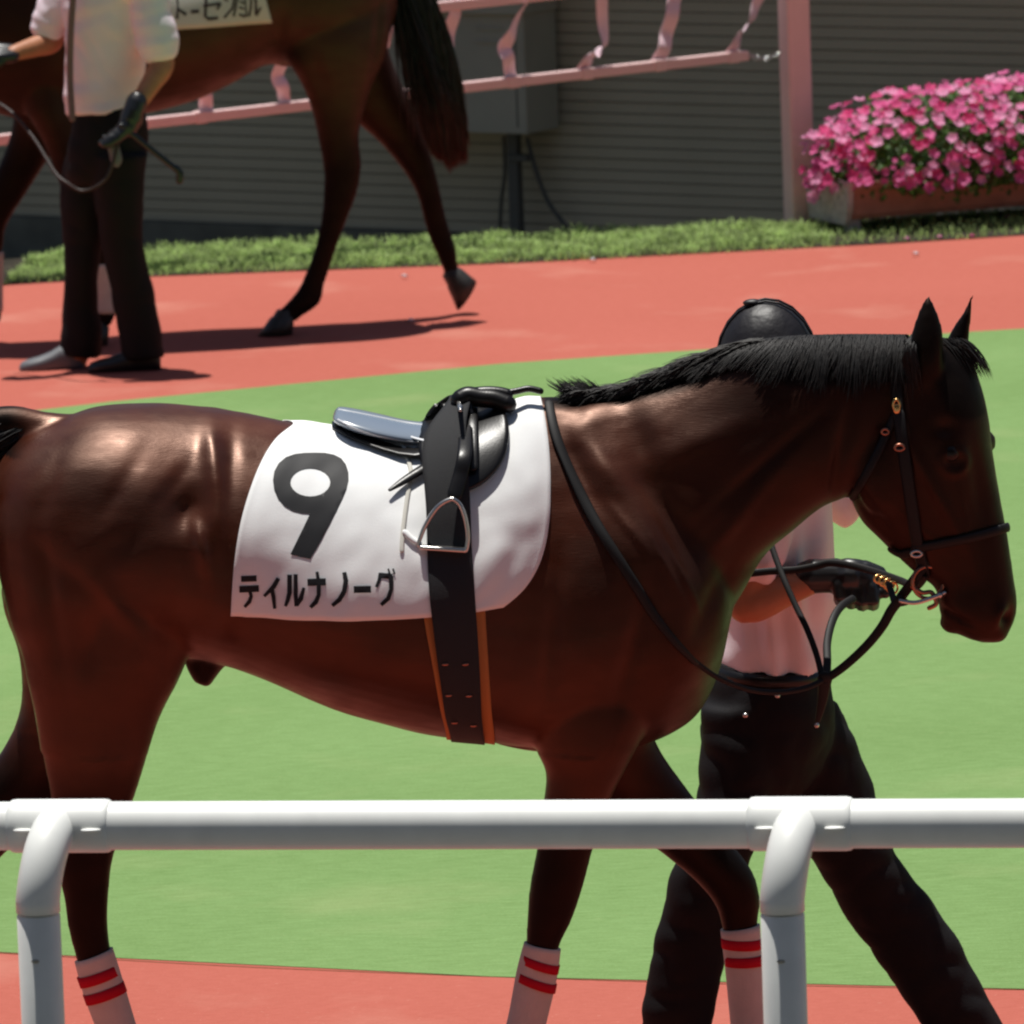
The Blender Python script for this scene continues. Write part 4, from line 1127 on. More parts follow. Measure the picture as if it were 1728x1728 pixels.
    for x, y in ((751, 1121), (785, 1121), (757, 1173), (791, 1174), (767, 1219), (799, 1224)):
        h = sb.ray_cast(CPOS, ray(x, y))
        if h[0]: mk('rivet', *ball(h[0] + h[1] * .001, .0065, 6, (1.1, .5, .5)), M_COPPER, root)
    h = sb.ray_cast(CPOS, ray(773, 1160))
    # stirrup leather and iron
    def q(x, y, o=.024):
        h = sb.ray_cast(CPOS, ray(x, y))
        if h[0] is None or abs(h[0].y - 15.7) > .25: h = CL_BVH.ray_cast(CPOS, ray(x, y)); return h[0] + h[1] * (o + .012)
        return h[0] + h[1] * o
    pts = smooth_path([q(792, 716, .030), q(790, 745), q(785, 775), q(776, 810), q(766, 840)])
    mk('stirrup_leather', *tube(pts, .016, n=10, normal=V((0, -1, .1)), flat=.22), M_LEATHER, root)
    pts = smooth_path([q(806, 712, .022), q(802, 735, .022), q(800, 770, .02), q(796, 800, .02)])
    mk('stirrup_leather', *tube(pts, .012, n=10, normal=V((0, -1, .1)), flat=.25), M_LEATHER, root)
    mk('buckle', *tube([q(783, 716, .042), q(790, 713, .044), q(797, 719, .042), q(790, 724, .042), q(783, 716, .042)], .0042, n=8), M_SILVER, root)
    base = q(765, 850, .03); yy = base.y - 16.0
    fp = lambda x, y: FH.P(x, y, yy - .006)
    iron = [(762, 842), (750, 847), (738, 856), (726, 872), (716, 890), (709, 908), (706, 919), (712, 922), (745, 926), (780, 929), (786, 928), (789, 912), (788, 892), (783, 868), (775, 850), (764, 842)]
    pts = smooth_path([fp(x, y) for x, y in iron], 4)
    st = mk('stirrup', *tube(pts, .0048, n=10), M_SILVER, root)
    mk('tread', *bevel_box((fp(708, 921) + fp(786, 929)) / 2, ((fp(708, 921) - fp(786, 929)).length, .034, .009), .003, rot=Matrix.Rotation(.1, 3, 'Y')), M_SILVER, st)
    # loose keeper straps on the cloth
    mk('keeper_strap', *strap_on(CL_BVH, [(676, 742), (686, 768), (694, 800), (688, 835), (683, 870), (679, 905), (678, 930)], .0045, .003, .35), M_CLOTH2, root)
    mk('keeper_strap', *strap_on(CL_BVH, [(718, 796), (700, 806), (680, 818), (657, 832)], [.013, .011, .009, .004], .012, .4), M_LEATHER, root)
    mk('cloth_tie', *strap_on(CL_BVH, [(681, 745), (700, 752), (720, 756)], .004, .018, .5), M_PIPING, root)
    mk('cloth_tie', *strap_on(CL_BVH, [(683, 900), (695, 912), (706, 918)], .006, .006, .5), M_CLOTH, root)
saddle()

# ------------------------------------------------------------------ bridle and reins
def bridle():
    root = empty('bridle', HORSE.location + V((1.1, 0, 1.5)), 'black leather bridle with brass buckles on the bay horse head', 'bridle')
    b = HB.bvh
    mk('crown_strap', *strap_on(b, [(1519, 571), (1516, 600), (1514, 640), (1516, 690), (1524, 740)], .012, .005, .2), M_REIN, root)
    mk('cheek_strap', *strap_on(b, [(1518, 700), (1526, 760), (1534, 820), (1543, 880), (1552, 930), (1562, 965)], .013, .006, .2), M_REIN, root)
    mk('throat_lash', *strap_on(b, [(1516, 690), (1500, 726), (1478, 770), (1456, 812), (1440, 838)], .009, .005, .25), M_REIN, root)
    mk('noseband', *strap_on(b, [(1546, 924), (1580, 918), (1620, 910), (1660, 901), (1690, 892), (1697, 890)], .010, .006, .35), M_REIN, root)
    mk('chin_strap', *strap_on(b, [(1506, 926), (1522, 934), (1540, 930), (1556, 940)], .009, .006, .35), M_REIN, root)
    def bp(x, y, o=.01):
        h = b.ray_cast(CPOS, ray(x, y))
        if h[0] is None: return FH.P(x, y, -.05)
        return h[0] + h[1] * o
    def buckle(x, y, rx, ry, m):
        c = bp(x, y, .012); k = 1 / 808
        mk('buckle', *tube([c + V((math.cos(t) * rx * k, 0, math.sin(t) * ry * k)) for t in [2 * math.pi * i / 12 for i in range(13)]], .003, n=8, cap=False, ends=False), m, root)
    buckle(1516, 684, 5.5, 9, M_GOLD); buckle(1495, 728, 6, 4.5, M_COPPER); buckle(1521, 754, 8, 5, M_COPPER); buckle(1550, 930, 9, 5, M_SILVER)
    mk('buckle_plate', *ball(bp(1516, 691, .010), .010, 8, (.8, .35, 1.1)), M_GOLD, root)
    # bit rings and mouthpiece
    yb = bp(1566, 985, .012).y - 16
    for off, nm in ((yb, 0), (-yb + .06, 1)):
        mk('bit_ring', *tube([FH.P(1566 + 26 * math.cos(t), 983 + 27 * math.sin(t), off + .01 * math.cos(t)) for t in [2 * math.pi * i / 24 for i in range(25)]], .0042, n=8, cap=False, ends=False), M_COPPER, root)
    mk('bit', *tube([FH.P(1586, 1004, yb - .005), FH.P(1600, 1000, 0), FH.P(1586, 1004, -yb + .05)], .007), M_SILVER, root)
    mk('bit_shank', *tube(smooth_path([FH.P(1520, 1014, yb - .01), FH.P(1545, 1017, yb - .012), FH.P(1575, 1008, yb - .01), FH.P(1594, 1000, yb)]), .0048), M_SILVER, root)
    mk('bit_guard', *tube(smooth_path([FH.P(1540, 990, yb - .006), FH.P(1556, 1000, yb - .006), FH.P(1572, 1000, yb), FH.P(1580, 1018, yb), FH.P(1568, 1026, yb)]), [.005] * 25), M_COPPER, root)
    mk('curb_strap', *tube(smooth_path([FH.P(1520, 1008, yb + .02), FH.P(1545, 975, yb), FH.P(1558, 955, yb), FH.P(1562, 945, yb)]), .011, normal=V((0, -1, 0)), flat=.4), M_REIN, root)
    return yb
YB = bridle()

def reins():
    root = empty('reins', HORSE.location + V((.9, 0, .8)), 'long black reins looping from the saddle along the horse shoulder to the bit', 'reins')
    b = HB.bvh
    onb = [(926, 684), (933, 720), (944, 757), (962, 800), (985, 847), (1012, 895), (1040, 938), (1072, 988), (1105, 1040), (1140, 1085), (1172, 1118)]
    mk('rein', *strap_on(b, onb, [.010, .0105, .011, .0115, .012, .0115, .011, .0105, .0095, .008, .006], .006, .3), M_REIN, root)
    h = b.ray_cast(CPOS, ray(1172, 1118)); off0 = h[0].y - 16 - .006
    def fr(path, offs, r, name='rein', flat=.35):
        n = len(path); pts = [FH.P(x, y, offs[0] + (offs[1] - offs[0]) * i / (n - 1)) for i, (x, y) in enumerate(path)]
        pts = smooth_path(pts); rr = r if not hasattr(r, '__len__') else [r[0] + (r[1] - r[0]) * i / (len(pts) - 1) for i in range(len(pts))]
        mk(name, *tube(pts, rr, n=8, normal=V((0, -1, .2)), flat=flat), M_REIN, root)
    fr([(1168, 1113), (1205, 1140), (1240, 1156), (1275, 1166), (1320, 1168), (1362, 1160), (1392, 1146)], (off0, -.02), (.0055, .006), flat=.6)
    fr([(1392, 1150), (1396, 1120), (1396, 1085), (1404, 1050), (1418, 1025), (1440, 1010)], (-.02, .2), .0085)
    fr([(1388, 1146), (1378, 1105), (1362, 1062), (1344, 1025), (1326, 985), (1312, 950), (1300, 915)], (-.02, .16), .0065)
    fr([(1388, 1150), (1424, 1125), (1462, 1090), (1488, 1058), (1504, 1030), (1518, 1012)], (-.02, YB), (.0085, .011))
    fr([(1392, 1145), (1388, 1180), (1380, 1215)], (-.02, .0), (.016, .006), flat=.5)
    fr([(1500, 985), (1506, 1005), (1512, 1018), (1530, 1016)], (.05, YB), .007)
    # lead strap over the forearm and hand
    pts = [(1262, 968), (1300, 964), (1340, 962), (1375, 956), (1402, 950), (1440, 955), (1480, 966), (1520, 980), (1545, 990), (1560, 975)]
    offs = [.33, .33, .32, .31, .30, .27, .22, .12, .02, YB]
    P = smooth_path([FH.P(x, y, o) for (x, y), o in zip(pts, offs)])
    mk('lead_strap', *tube(P, [.008] * len(P), n=8, normal=V((0, -1, .15)), flat=.35), M_REIN, root)
    g = Geo()
    for i, (x, y) in enumerate(((1484, 977), (1492, 981), (1500, 986), (1506, 992))):
        mk('ring', *tube([FH.P(x + 9 * math.cos(t), y + (7 + i) * math.sin(t), .20 - .02 * i + .006 * math.cos(t)) for t in [2 * math.pi * k / 14 for k in range(15)]], .0026, n=6, cap=False, ends=False), M_GOLD, root)
reins()

# ------------------------------------------------------------------ people
def hand_geo(w, d, pn, th, s=1.0, curl=.9, infl=0.0):
    """w wrist, d direction of the hand, pn palm normal, th side where the thumb is"""
    d = V(d).normalized(); pn = V(pn); pn = (pn - d * pn.dot(d)).normalized(); th = V(th); th = (th - d * th.dot(d) - pn * th.dot(pn)).normalized()
    g = Geo()
    pal = w + d * (.085 * s)
    for k in range(4):
        o = (1.5 - k) * .021 * s
        g.add(tube([w + th * o * .6, w + d * .045 * s + th * o * .9, w + d * .088 * s + th * o], [(.016 * s + infl)] * 3, n=8))
        L = (.040, .045, .042, .034)[k] * s
        p = w + d * .088 * s + th * o; dd = d.copy(); pts = [p]; a = curl * (.65 + .12 * k)
        for j, sc in enumerate((1, .65, .5)):
            dd = (dd * math.cos(a) + pn * math.sin(a)).normalized() if True else dd
            # rotate the running direction within the (d, pn) plane
            p = p + dd * L * sc; pts.append(p)
            ang = a * (j + 2) if j < 2 else a * 3
            dd = d * math.cos(ang) + pn * math.sin(ang)
        g.add(tube(pts, [.0098 * s + infl, .0092 * s + infl, .0085 * s + infl, .0075 * s + infl], n=8))
    t0 = w + d * .025 * s + th * .024 * s; t1 = w + d * .055 * s + th * .046 * s + pn * .012 * s
    t2 = w + d * .085 * s + th * .042 * s + pn * .030 * s; t3 = w + d * .105 * s + th * .030 * s + pn * .038 * s
    g.add(tube([t0, t1, t2, t3], [.013 * s + infl, .0115 * s + infl, .0105 * s + infl, .009 * s + infl], n=8))
    return g.out()
def fist_geo(w, c, ax, dn, out, s=1.0, infl=0.0):
    """closed hand: w wrist, c middle of the palm, ax along the knuckles towards the thumb, dn the way the fingers start, out the back of the hand"""
    ax, dn, out = V(ax).normalized(), V(dn).normalized(), V(out).normalized(); g = Geo()
    v, f = ball(V((0, 0, 0)), 1, 10)
    g.add(([c + ax * (q.x * (.046 * s + infl)) + out * (q.y * (.024 * s + infl)) + dn * (q.z * (.036 * s + infl)) for q in v], f))
    g.add(tube([w, w.lerp(c, .5), c - ax * .01], [.026 * s + infl, .026 * s + infl, .03 * s + infl], n=10))
    for k in range(4):
        L = (.026, .031, .033, .030)[k] * s
        b = c + ax * ((-.034 + .0225 * k) * s) + out * .012 * s + dn * .016 * s
        p1 = b + dn * L + out * .005 * s; p2 = p1 + dn * .010 * s - out * .024 * s; p3 = p2 - dn * .020 * s - out * .010 * s
        g.add(tube([b, p1, p2, p3], [.0105 * s + infl, .0102 * s + infl, .0095 * s + infl, .008 * s + infl], n=8))
    g.add(tube([c + ax * .022 * s - dn * .020 * s, c + ax * .052 * s - dn * .012 * s, c + ax * .066 * s + dn * .008 * s + out * .006 * s, c + ax * .060 * s + dn * .026 * s + out * .012 * s], [.014 * s + infl, .0125 * s + infl, .011 * s + infl, .009 * s + infl], n=8))
    return g.out()
def head_geo(c, f, s=1.0):
    """c centre of the skull, f facing direction (horizontal)"""
    f = V(f).normalized(); sd = V((-f.y, f.x, 0)); up = V((0, 0, 1)); g = Geo()
    def el(o, r, sz, n=12):
        v, fc = ball(V((0, 0, 0)), 1, n); g.add(([c + f * (o[0] * s + q.x * sz[0] * r * s) + sd * (o[1] * s + q.y * sz[1] * r * s) + up * (o[2] * s + q.z * sz[2] * r * s) for q in v], fc))
    el((-.006, 0, .02), .09, (1.04, .84, 1.0)); el((.022, 0, -.05), .062, (1, .88, 1.05)); el((.052, 0, -.088), .026, (1, 1.05, .8))
    el((.092, 0, -.022), .017, (.95, .75, 1.25), 8); el((.086, 0, .004), .011, (.9, .7, 1.6), 8)
    el((.080, 0, -.062), .013, (.8, 1.7, .45), 8); el((.078, 0, -.073), .013, (.75, 1.5, .5), 8)
    for e in (-1, 1):
        el((-.004, e * .078, -.015), .018, (.75, .4, 1.5), 8); el((.072, e * .030, .014), .016, (.6, 1.1, .5), 8)
        el((.045, e * .042, -.035), .032, (.8, .6, .9), 8)
    g.add(tube([c + up * -.06 * s - f * .012 * s, c + up * -.12 * s - f * .02 * s, c + up * -.19 * s - f * .03 * s], [.055 * s, .053 * s, .062 * s], n=14))
    return g.out()
def disp(me, fn):
    co, no = mesh_np(me); d = np.array([fn(V(c)) for c in co]); set_np(me, co + no * d[:, None])

def shoe_geo(heel, f, L=.27, h=.085, w=.048):
    f = V(f).normalized(); sd = V((-f.y, f.x, 0)).normalized(); up = f.cross(sd) * -1 if f.cross(sd).z < 0 else f.cross(sd)
    rings = []
    for t, ww, hh in ((0, .028, .06), (.05, .038, .085), (.2, .040, .105), (.36, .039, .098), (.5, .043, .078), (.68, .050, .062), (.85, .048, .052), (.96, .036, .042), (1, .018, .026)):
        c = heel + f * (L * t)
        rings.append([c + sd * (math.cos(q) * ww) + up * (hh * .5 + hh * .5 * math.copysign(abs(math.sin(q)) ** .7, math.sin(q))) for q in [2 * math.pi * k / 20 for k in range(20)]])
    return rings_to_mesh(rings)

def near_handler():
    F = Frame(0, 16.62, 0)
    torso = [(1345, 752, 1262, 752, .12), (1378, 772, 1240, 775, .185), (1396, 810, 1226, 815, .19), (1404, 860, 1220, 870, .175), (1408, 940, 1216, 950, .165), (1406, 1010, 1214, 1010, .155),
             (1400, 1070, 1210, 1070, .155), (1396, 1128, 1206, 1118, .16)]
    hips = [(1396, 1112, 1204, 1106, .155), (1400, 1150, 1192, 1150, .17), (1406, 1195, 1184, 1210, .178), (1400, 1250, 1186, 1262, .17), (1376, 1310, 1194, 1312, .145), (1330, 1362, 1222, 1366, .09)]
    # front leg (his left, farther) and back leg (his right, nearer)
    fl = [(1410, 1180, 1230, 1200, .09, .08), (1444, 1250, 1255, 1270, .095, .085), (1476, 1345, 1290, 1365, .09, .09), (1512, 1440, 1372, 1455, .075, .09), (1562, 1512, 1430, 1545, .066, .09), (1598, 1560, 1466, 1596, .062, .09),
          (1640, 1640, 1520, 1672, .062, .09), (1688, 1725, 1580, 1752, .058, .09), (1712, 1776, 1624, 1802, .055, .09)]
    bl = [(1370, 1180, 1184, 1190, .09, -.08), (1345, 1270, 1184, 1270, .095, -.085), (1300, 1360, 1176, 1350, .088, -.09), (1268, 1440, 1156, 1425, .075, -.09), (1244, 1510, 1128, 1495, .068, -.09),
          (1228, 1590, 1106, 1580, .062, -.09), (1212, 1670, 1092, 1662, .058, -.09), (1196, 1740, 1084, 1730, .055, -.09), (1180, 1795, 1078, 1785, .052, -.09)]
    sh = F.P(1300, 800, -.19); el = F.P(1258, 1022, -.21); wr = F.P(1390, 972, -.20)
    sh2 = F.P(1320, 790, .19); el2 = F.P(1432, 842, .24); wr2 = F.P(1540, 775, .12)
    root = empty('person', V((F.P(1300, 1200).x, 16.62, 0)), 'person in pink shirt and black trousers striding behind the bay horse shoulder, holding its lead', 'person')
    hd = F.P(1297, 622)
    g = Geo()
    g.add(head_geo(hd, (1, .25, 0), 1.05))
    for s in (torso, hips, fl, bl): g.add(loft(F, s, n=24, inflate=-.012))
    for a, b, c in ((sh, el, wr), (sh2, el2, wr2)):
        g.add(tube(smooth_path([a, a.lerp(b, .35), b]), [.052 - .014 * k / 12 for k in range(13)], n=14))
        g.add(tube(smooth_path([b, b.lerp(c, .3) , b.lerp(c, .7), c]), [.040, .042, .044, .045, .044, .043, .042, .040, .038, .036, .035, .033, .032, .031, .030, .029, .028, .028, .027], n=14))
    hd1 = (wr, F.P(1442, 974, -.215), (1, 0, -.12), (.06, -.12, -1), (0, -1, .12)); hd2 = (wr2, (.8, -.3, .35), (0, -.4, -1), (0, 0, 1))
    g.add(fist_geo(*hd1, 1.0)); g.add(hand_geo(*hd2, 1.0, .9))
    # feet inside the shoes
    heelf = F.P(1668, 1836, .09); heelb = F.P(1098, 1828, -.09)
    g.add(tube([F.P(1664, 1790, .09), heelf + V((.03, 0, .05)), heelf + V((.16, 0, .06))], [.04, .035, .03], n=10))
    g.add(tube([F.P(1128, 1780, -.09), F.P(1122, 1800, -.09), F.P(1170, 1822, -.09)], [.04, .035, .03], n=10))
    me = remesh(*g.out(), .0075, 3, .5)
    mk('body', None, None, M_SKIN, root, mesh=me)
    # shirt with short sleeves
    g = Geo(); g.add(loft(F, torso, n=36, inflate=.004))
    g.add(tube(smooth_path([sh + V((0, .05, .03)), sh, sh.lerp(el, .3), sh.lerp(el, .62)]), [.07, .072, .074, .074, .074, .073, .072, .071, .070, .069, .068, .068, .068, .068, .068, .069, .069, .07, .072], n=16, cap=True))
    slv = F.P(1422, 852, .225)
    g.add(tube(smooth_path([sh2 + V((0, -.05, .03)), sh2, sh2.lerp(slv, .5), slv]), [.07, .072, .074, .074, .074, .073, .072, .071, .070, .069, .066, .062, .060, .057, .055, .053, .052, .051, .050], n=16))
    me = remesh(*g.out(), .0085, 5, .5)
    def fold(c):
        X = c.x; Z = c.z
        d = .013 * math.sin(X * 95 + 6 * Z + 2.2 * noise.noise(c * 4)) * max(0, noise.noise(V((X * 6, 3, Z * 2.2))) + .25)
        d += .010 * noise.noise(V((X * 9, c.y * 9, Z * 12))) * (1 if Z < 1.1 else .3)
        return d
    disp(me, fold)
    mk('shirt', None, None, M_SHIRT, root, mesh=me)
    # trousers
    g = Geo()
    for s in (hips, fl, bl): g.add(loft(F, s, n=28, inflate=.003))
    me = remesh(*g.out(), .0085, 5, .5)
    def foldt(c):
        q = .011 if c.z < .75 else .007
        return .007 * noise.noise(V((c.x * 8, c.y * 8, c.z * 5))) + q * abs(noise.noise(V((c.x * 9 + c.z * 9, c.y * 6, c.z * 11 - c.x * 7)))) - .003
    disp(me, foldt)
    mk('trousers', None, None, M_TROUSER, root, mesh=me)
    mk('belt', *loft(F, [(1397, 1122, 1203, 1116, .160), (1398, 1140, 1200, 1134, .163)], n=32, sub=2, inflate=.007), M_LEATHER, root)
    for x, y in ((1312, 1174), (1258, 1207), (1378, 1224)):
        mk('button', *ball(F.P(x, y, -.185), .006, 6), M_SILVER, root)
    mk('glove', *remesh_geo([fist_geo(*hd1, 1.05, infl=.0045), tube([wr - V((.03, 0, 0)), wr, wr + V((.03, 0, 0))], [.038, .037, .038], n=14)], .004), M_GLOVE, root)
    mk('glove', *hand_geo(*hd2, 1.0, .9, infl=.0045), M_GLOVE, root)
    mk('shoe', *shoe_geo(heelf + V((0, 0, -.02)), (.97, 0, .18)), M_SHOE2, root)
    mk('shoe', *shoe_geo(F.P(1090, 1806, -.09), (.93, 0, -.30)), M_SHOE2, root)
    # cap: domed, peak forward, with a raised crown button and seams
    c = F.P(1294, 596)
    rings = []
    for k in range(11):
        a = k / 10 * math.pi / 2 * .985; r = math.cos(a); z = math.sin(a)
        rings.append([c + V((math.cos(q) * .108 * r, math.sin(q) * .096 * r, z * .136 - .022)) for q in [2 * math.pi * j / 32 for j in range(32)]])
    cap = mk('cap', *rings_to_mesh(rings), M_CAP, root)
    pk = []
    for z in (0, .006):
        pk.append([c + V((.085 + .075 * math.cos(q), .02 + .075 * math.sin(q), -.02 + z - .012 * math.cos(q))) for q in [math.pi * (j / 16 * 2) for j in range(16)]])
    mk('peak', *rings_to_mesh(pk), M_CAP, cap)
    mk('crown_button', *ball(c + V((-.028, -.01, .112)), .014, 8, (1.5, 1, .6)), M_CAP, cap)
    for y in (-.035, .035):
        pts = [c + V((math.cos(a) * .1095, y * (.6 + .4 * math.cos(a)), math.sin(a) * .1375 - .022)) for a in [math.radians(10 + 16 * j) for j in range(11)]]
        mk('seam', *tube(pts, .0028, n=6), M_CAP, cap)
    for e in (-1, 1):
        mk('eye', *ball(hd + V((.078, e * .034, .0)), .011, 8), M_EYE, root)
near_handler()

def far_handler():
    F = Frame(0, on_z(185, 622).y, 0)
    k = 1.0
    root = empty('person', V((F.P(185, 600).x, F.o.y, 0)), 'person in pale short sleeved shirt and black gloves leading the rear dark horse', 'person')
    # faces left; torso seen partly from behind
    torso = [(130, -60, 240, -62, .10), (112, -48, 262, -46, .13), (108, -20, 262, -16, .13), (110, 25, 256, 30, .125), (112, 80, 246, 85, .115), (112, 130, 240, 132, .11), (110, 165, 238, 168, .115), (116, 194, 236, 180, .118)]
    hips = [(128, 172, 236, 172, .115), (124, 205, 244, 205, .125), (116, 245, 248, 245, .13), (112, 285, 240, 285, .12), (116, 310, 225, 310, .09)]
    ll = [(112, 260, 190, 260, .08, .05), (104, 330, 184, 330, .075, .05), (106, 400, 170, 400, .062, .05), (112, 460, 166, 460, .058, .05), (108, 520, 164, 520, .058, .05), (104, 570, 168, 572, .062, .05), (102, 598, 166, 602, .06, .05)]
    rl = [(150, 260, 246, 260, .085, -.07), (160, 330, 240, 330, .08, -.07), (174, 400, 240, 396, .068, -.07), (184, 460, 250, 455, .064, -.07), (194, 520, 262, 515, .062, -.07), (204, 570, 270, 568, .066, -.07), (208, 604, 274, 602, .066, -.07)]
    sh1 = F.P(112, -22, .12); el1 = F.P(88, 70, .10); wr1 = F.P(22, 90, -.02)
    sh2 = F.P(248, -22, -.12); el2 = F.P(276, 108, -.14); wr2 = F.P(226, 186, -.24)
    g = Geo(); hd = F.P(178, -128)
    g.add(head_geo(hd, (-1, .35, 0), 1.0))
    for s in (torso, hips, ll, rl): g.add(loft(F, s, n=22, inflate=-.012))
    for a, b, c in ((sh1, el1, wr1), (sh2, el2, wr2)):
        g.add(tube(smooth_path([a, a.lerp(b, .4), b]), [.054 - .012 * q / 12 for q in range(13)], n=12))
        g.add(tube(smooth_path([b, b.lerp(c, .35), c]), [.043, .044, .046, .046, .045, .043, .041, .039, .037, .035, .033, .031, .030], n=12))
    h1 = (wr1, (-.95, -.1, .02), (0, .5, -1), (0, -.6, .6)); h2 = (wr2, F.P(212, 218, -.25), (-.55, -.2, -.45), (-.75, .1, -.3), (.1, -1, .1))
    g.add(hand_geo(*h1, 1.1, .9)); g.add(fist_geo(*h2, 1.0))
    g.add(tube([F.P(135, 585, .05), F.P(132, 610, .05), F.P(90, 618, .05)], [.045, .04, .03], n=10))
    g.add(tube([F.P(240, 585, -.07), F.P(240, 612, -.07), F.P(190, 622, -.07)], [.045, .04, .03], n=10))
    mk('body', None, None, M_SKIN, root, mesh=remesh(*g.out(), .009, 3, .5))
    g = Geo(); g.add(loft(F, torso, n=30, inflate=.006))
    s1 = F.P(82, 42, .10); s2 = F.P(266, 74, -.13)
    g.add(tube(smooth_path([sh1 + V((.05, 0, .02)), sh1, sh1.lerp(s1, .5), s1]), [.062 + .0006 * q for q in range(19)], n=16))
    g.add(tube(smooth_path([sh2 + V((-.06, 0, .02)), sh2, sh2.lerp(s2, .5), s2]), [.064 + .0009 * q for q in range(19)], n=16))
    me = remesh(*g.out(), .010, 3, .5)
    def fold(c):
        k = noise.noise(V((c.x * 2.5, 7, c.z * 2.5)))
        return .010 * noise.noise(V((c.x * 5 + c.z * 7, c.y * 5, c.z * 19 - c.x * 6))) * (.7 + k) + .008 * abs(noise.noise(V((c.x * 9, c.y * 6, c.z * 13 + c.x * 9))))
    disp(me, fold)
    mk('shirt', None, None, M_SHIRT2, root, mesh=me)
    g = Geo()
    for s in (hips, ll, rl): g.add(loft(F, s, n=24, inflate=.004))
    me = remesh(*g.out(), .010, 4, .5)
    disp(me, lambda c: .008 * noise.noise(V((c.x * 8, c.y * 8, c.z * 5))) + .010 * abs(noise.noise(V((c.x * 12, c.y * 6, c.z * 9)))))
    mk('trousers', None, None, M_TROUSER, root, mesh=me)
    mk('glove', *hand_geo(*h1, 1.1, .9, infl=.006), M_GLOVE, root); mk('glove', *remesh_geo([fist_geo(*h2, 1.15, infl=.005), tube([wr2 + V((.012, .01, .03)), wr2, wr2 + V((-.01, 0, -.03))], [.041, .040, .044], n=12)], .005), M_GLOVE, root)
    mk('shoe', *shoe_geo(F.P(142, 626, .05), (-1, -.05, 0), L=.24), M_SHOE, root)
    mk('shoe', *shoe_geo(F.P(272, 626, -.07), (-1, -.05, .0), L=.27), M_SHOE2, root)
    mk('hip_cloth', *loft(F, [(196, 232, 174, 228, .012, -.25), (202, 250, 182, 252, .014, -.25), (206, 270, 188, 276, .012, -.25), (200, 282, 194, 282, .006, -.25)], n=12), M_SHOE, root)
    hr, fr_ = ball(hd + V((.012, -.004, .03)), .098, 12, (1.02, .86, .98)); mk('hair', [q for q in hr], fr_, M_HAIR, root)
    for e in (-1, 1):
        mk('eye', *ball(hd + V((-.074, .028 + e * .030, .012)), .010, 8), M_EYE, root)
    # lead rope and whip are held, so they are things of their own
    lead = empty('lead_rope', F.P(60, 260, -.2), 'thin brown lead rope hanging in a loop from the rear horse to its handler', 'rope')
    mk('rope', *tube(smooth_path([F.P(-20, 165, .1), F.P(20, 190, 0), F.P(60, 238, -.1), F.P(92, 290, -.2), F.P(112, 308, -.24), F.P(142, 322, -.26), F.P(180, 300, -.28), F.P(200, 240, -.27)]), .0062, n=8), mat('brown_leather', (.03, .018, .016), .5, .4), lead)
    mk('strap', *tube(smooth_path([F.P(128, -60, -.16), F.P(120, 40, -.17), F.P(118, 130, -.17), F.P(122, 200, -.19)]), .0125, n=8, normal=V((0, -1, 0)), flat=.3), mat('dusky_strap', (.20, .11, .11), .6, .3), lead)
    wp = empty('whip', F.P(250, 240, -.25), 'short black whip with folded end sticking out behind the rear handler', 'whip')
    mk('shaft', *tube(smooth_path([F.P(205, 212, -.27), F.P(240, 240, -.26), F.P(275, 268, -.25), F.P(298, 286, -.25)]), [.011] * 19, n=8), M_GLOVE, wp)
    mk('lash', *tube([F.P(297, 284, -.25), F.P(304, 292, -.25), F.P(303, 305, -.25)], .014, n=8, normal=V((0, -1, 0)), flat=.5), M_GLOVE, wp)
far_handler()

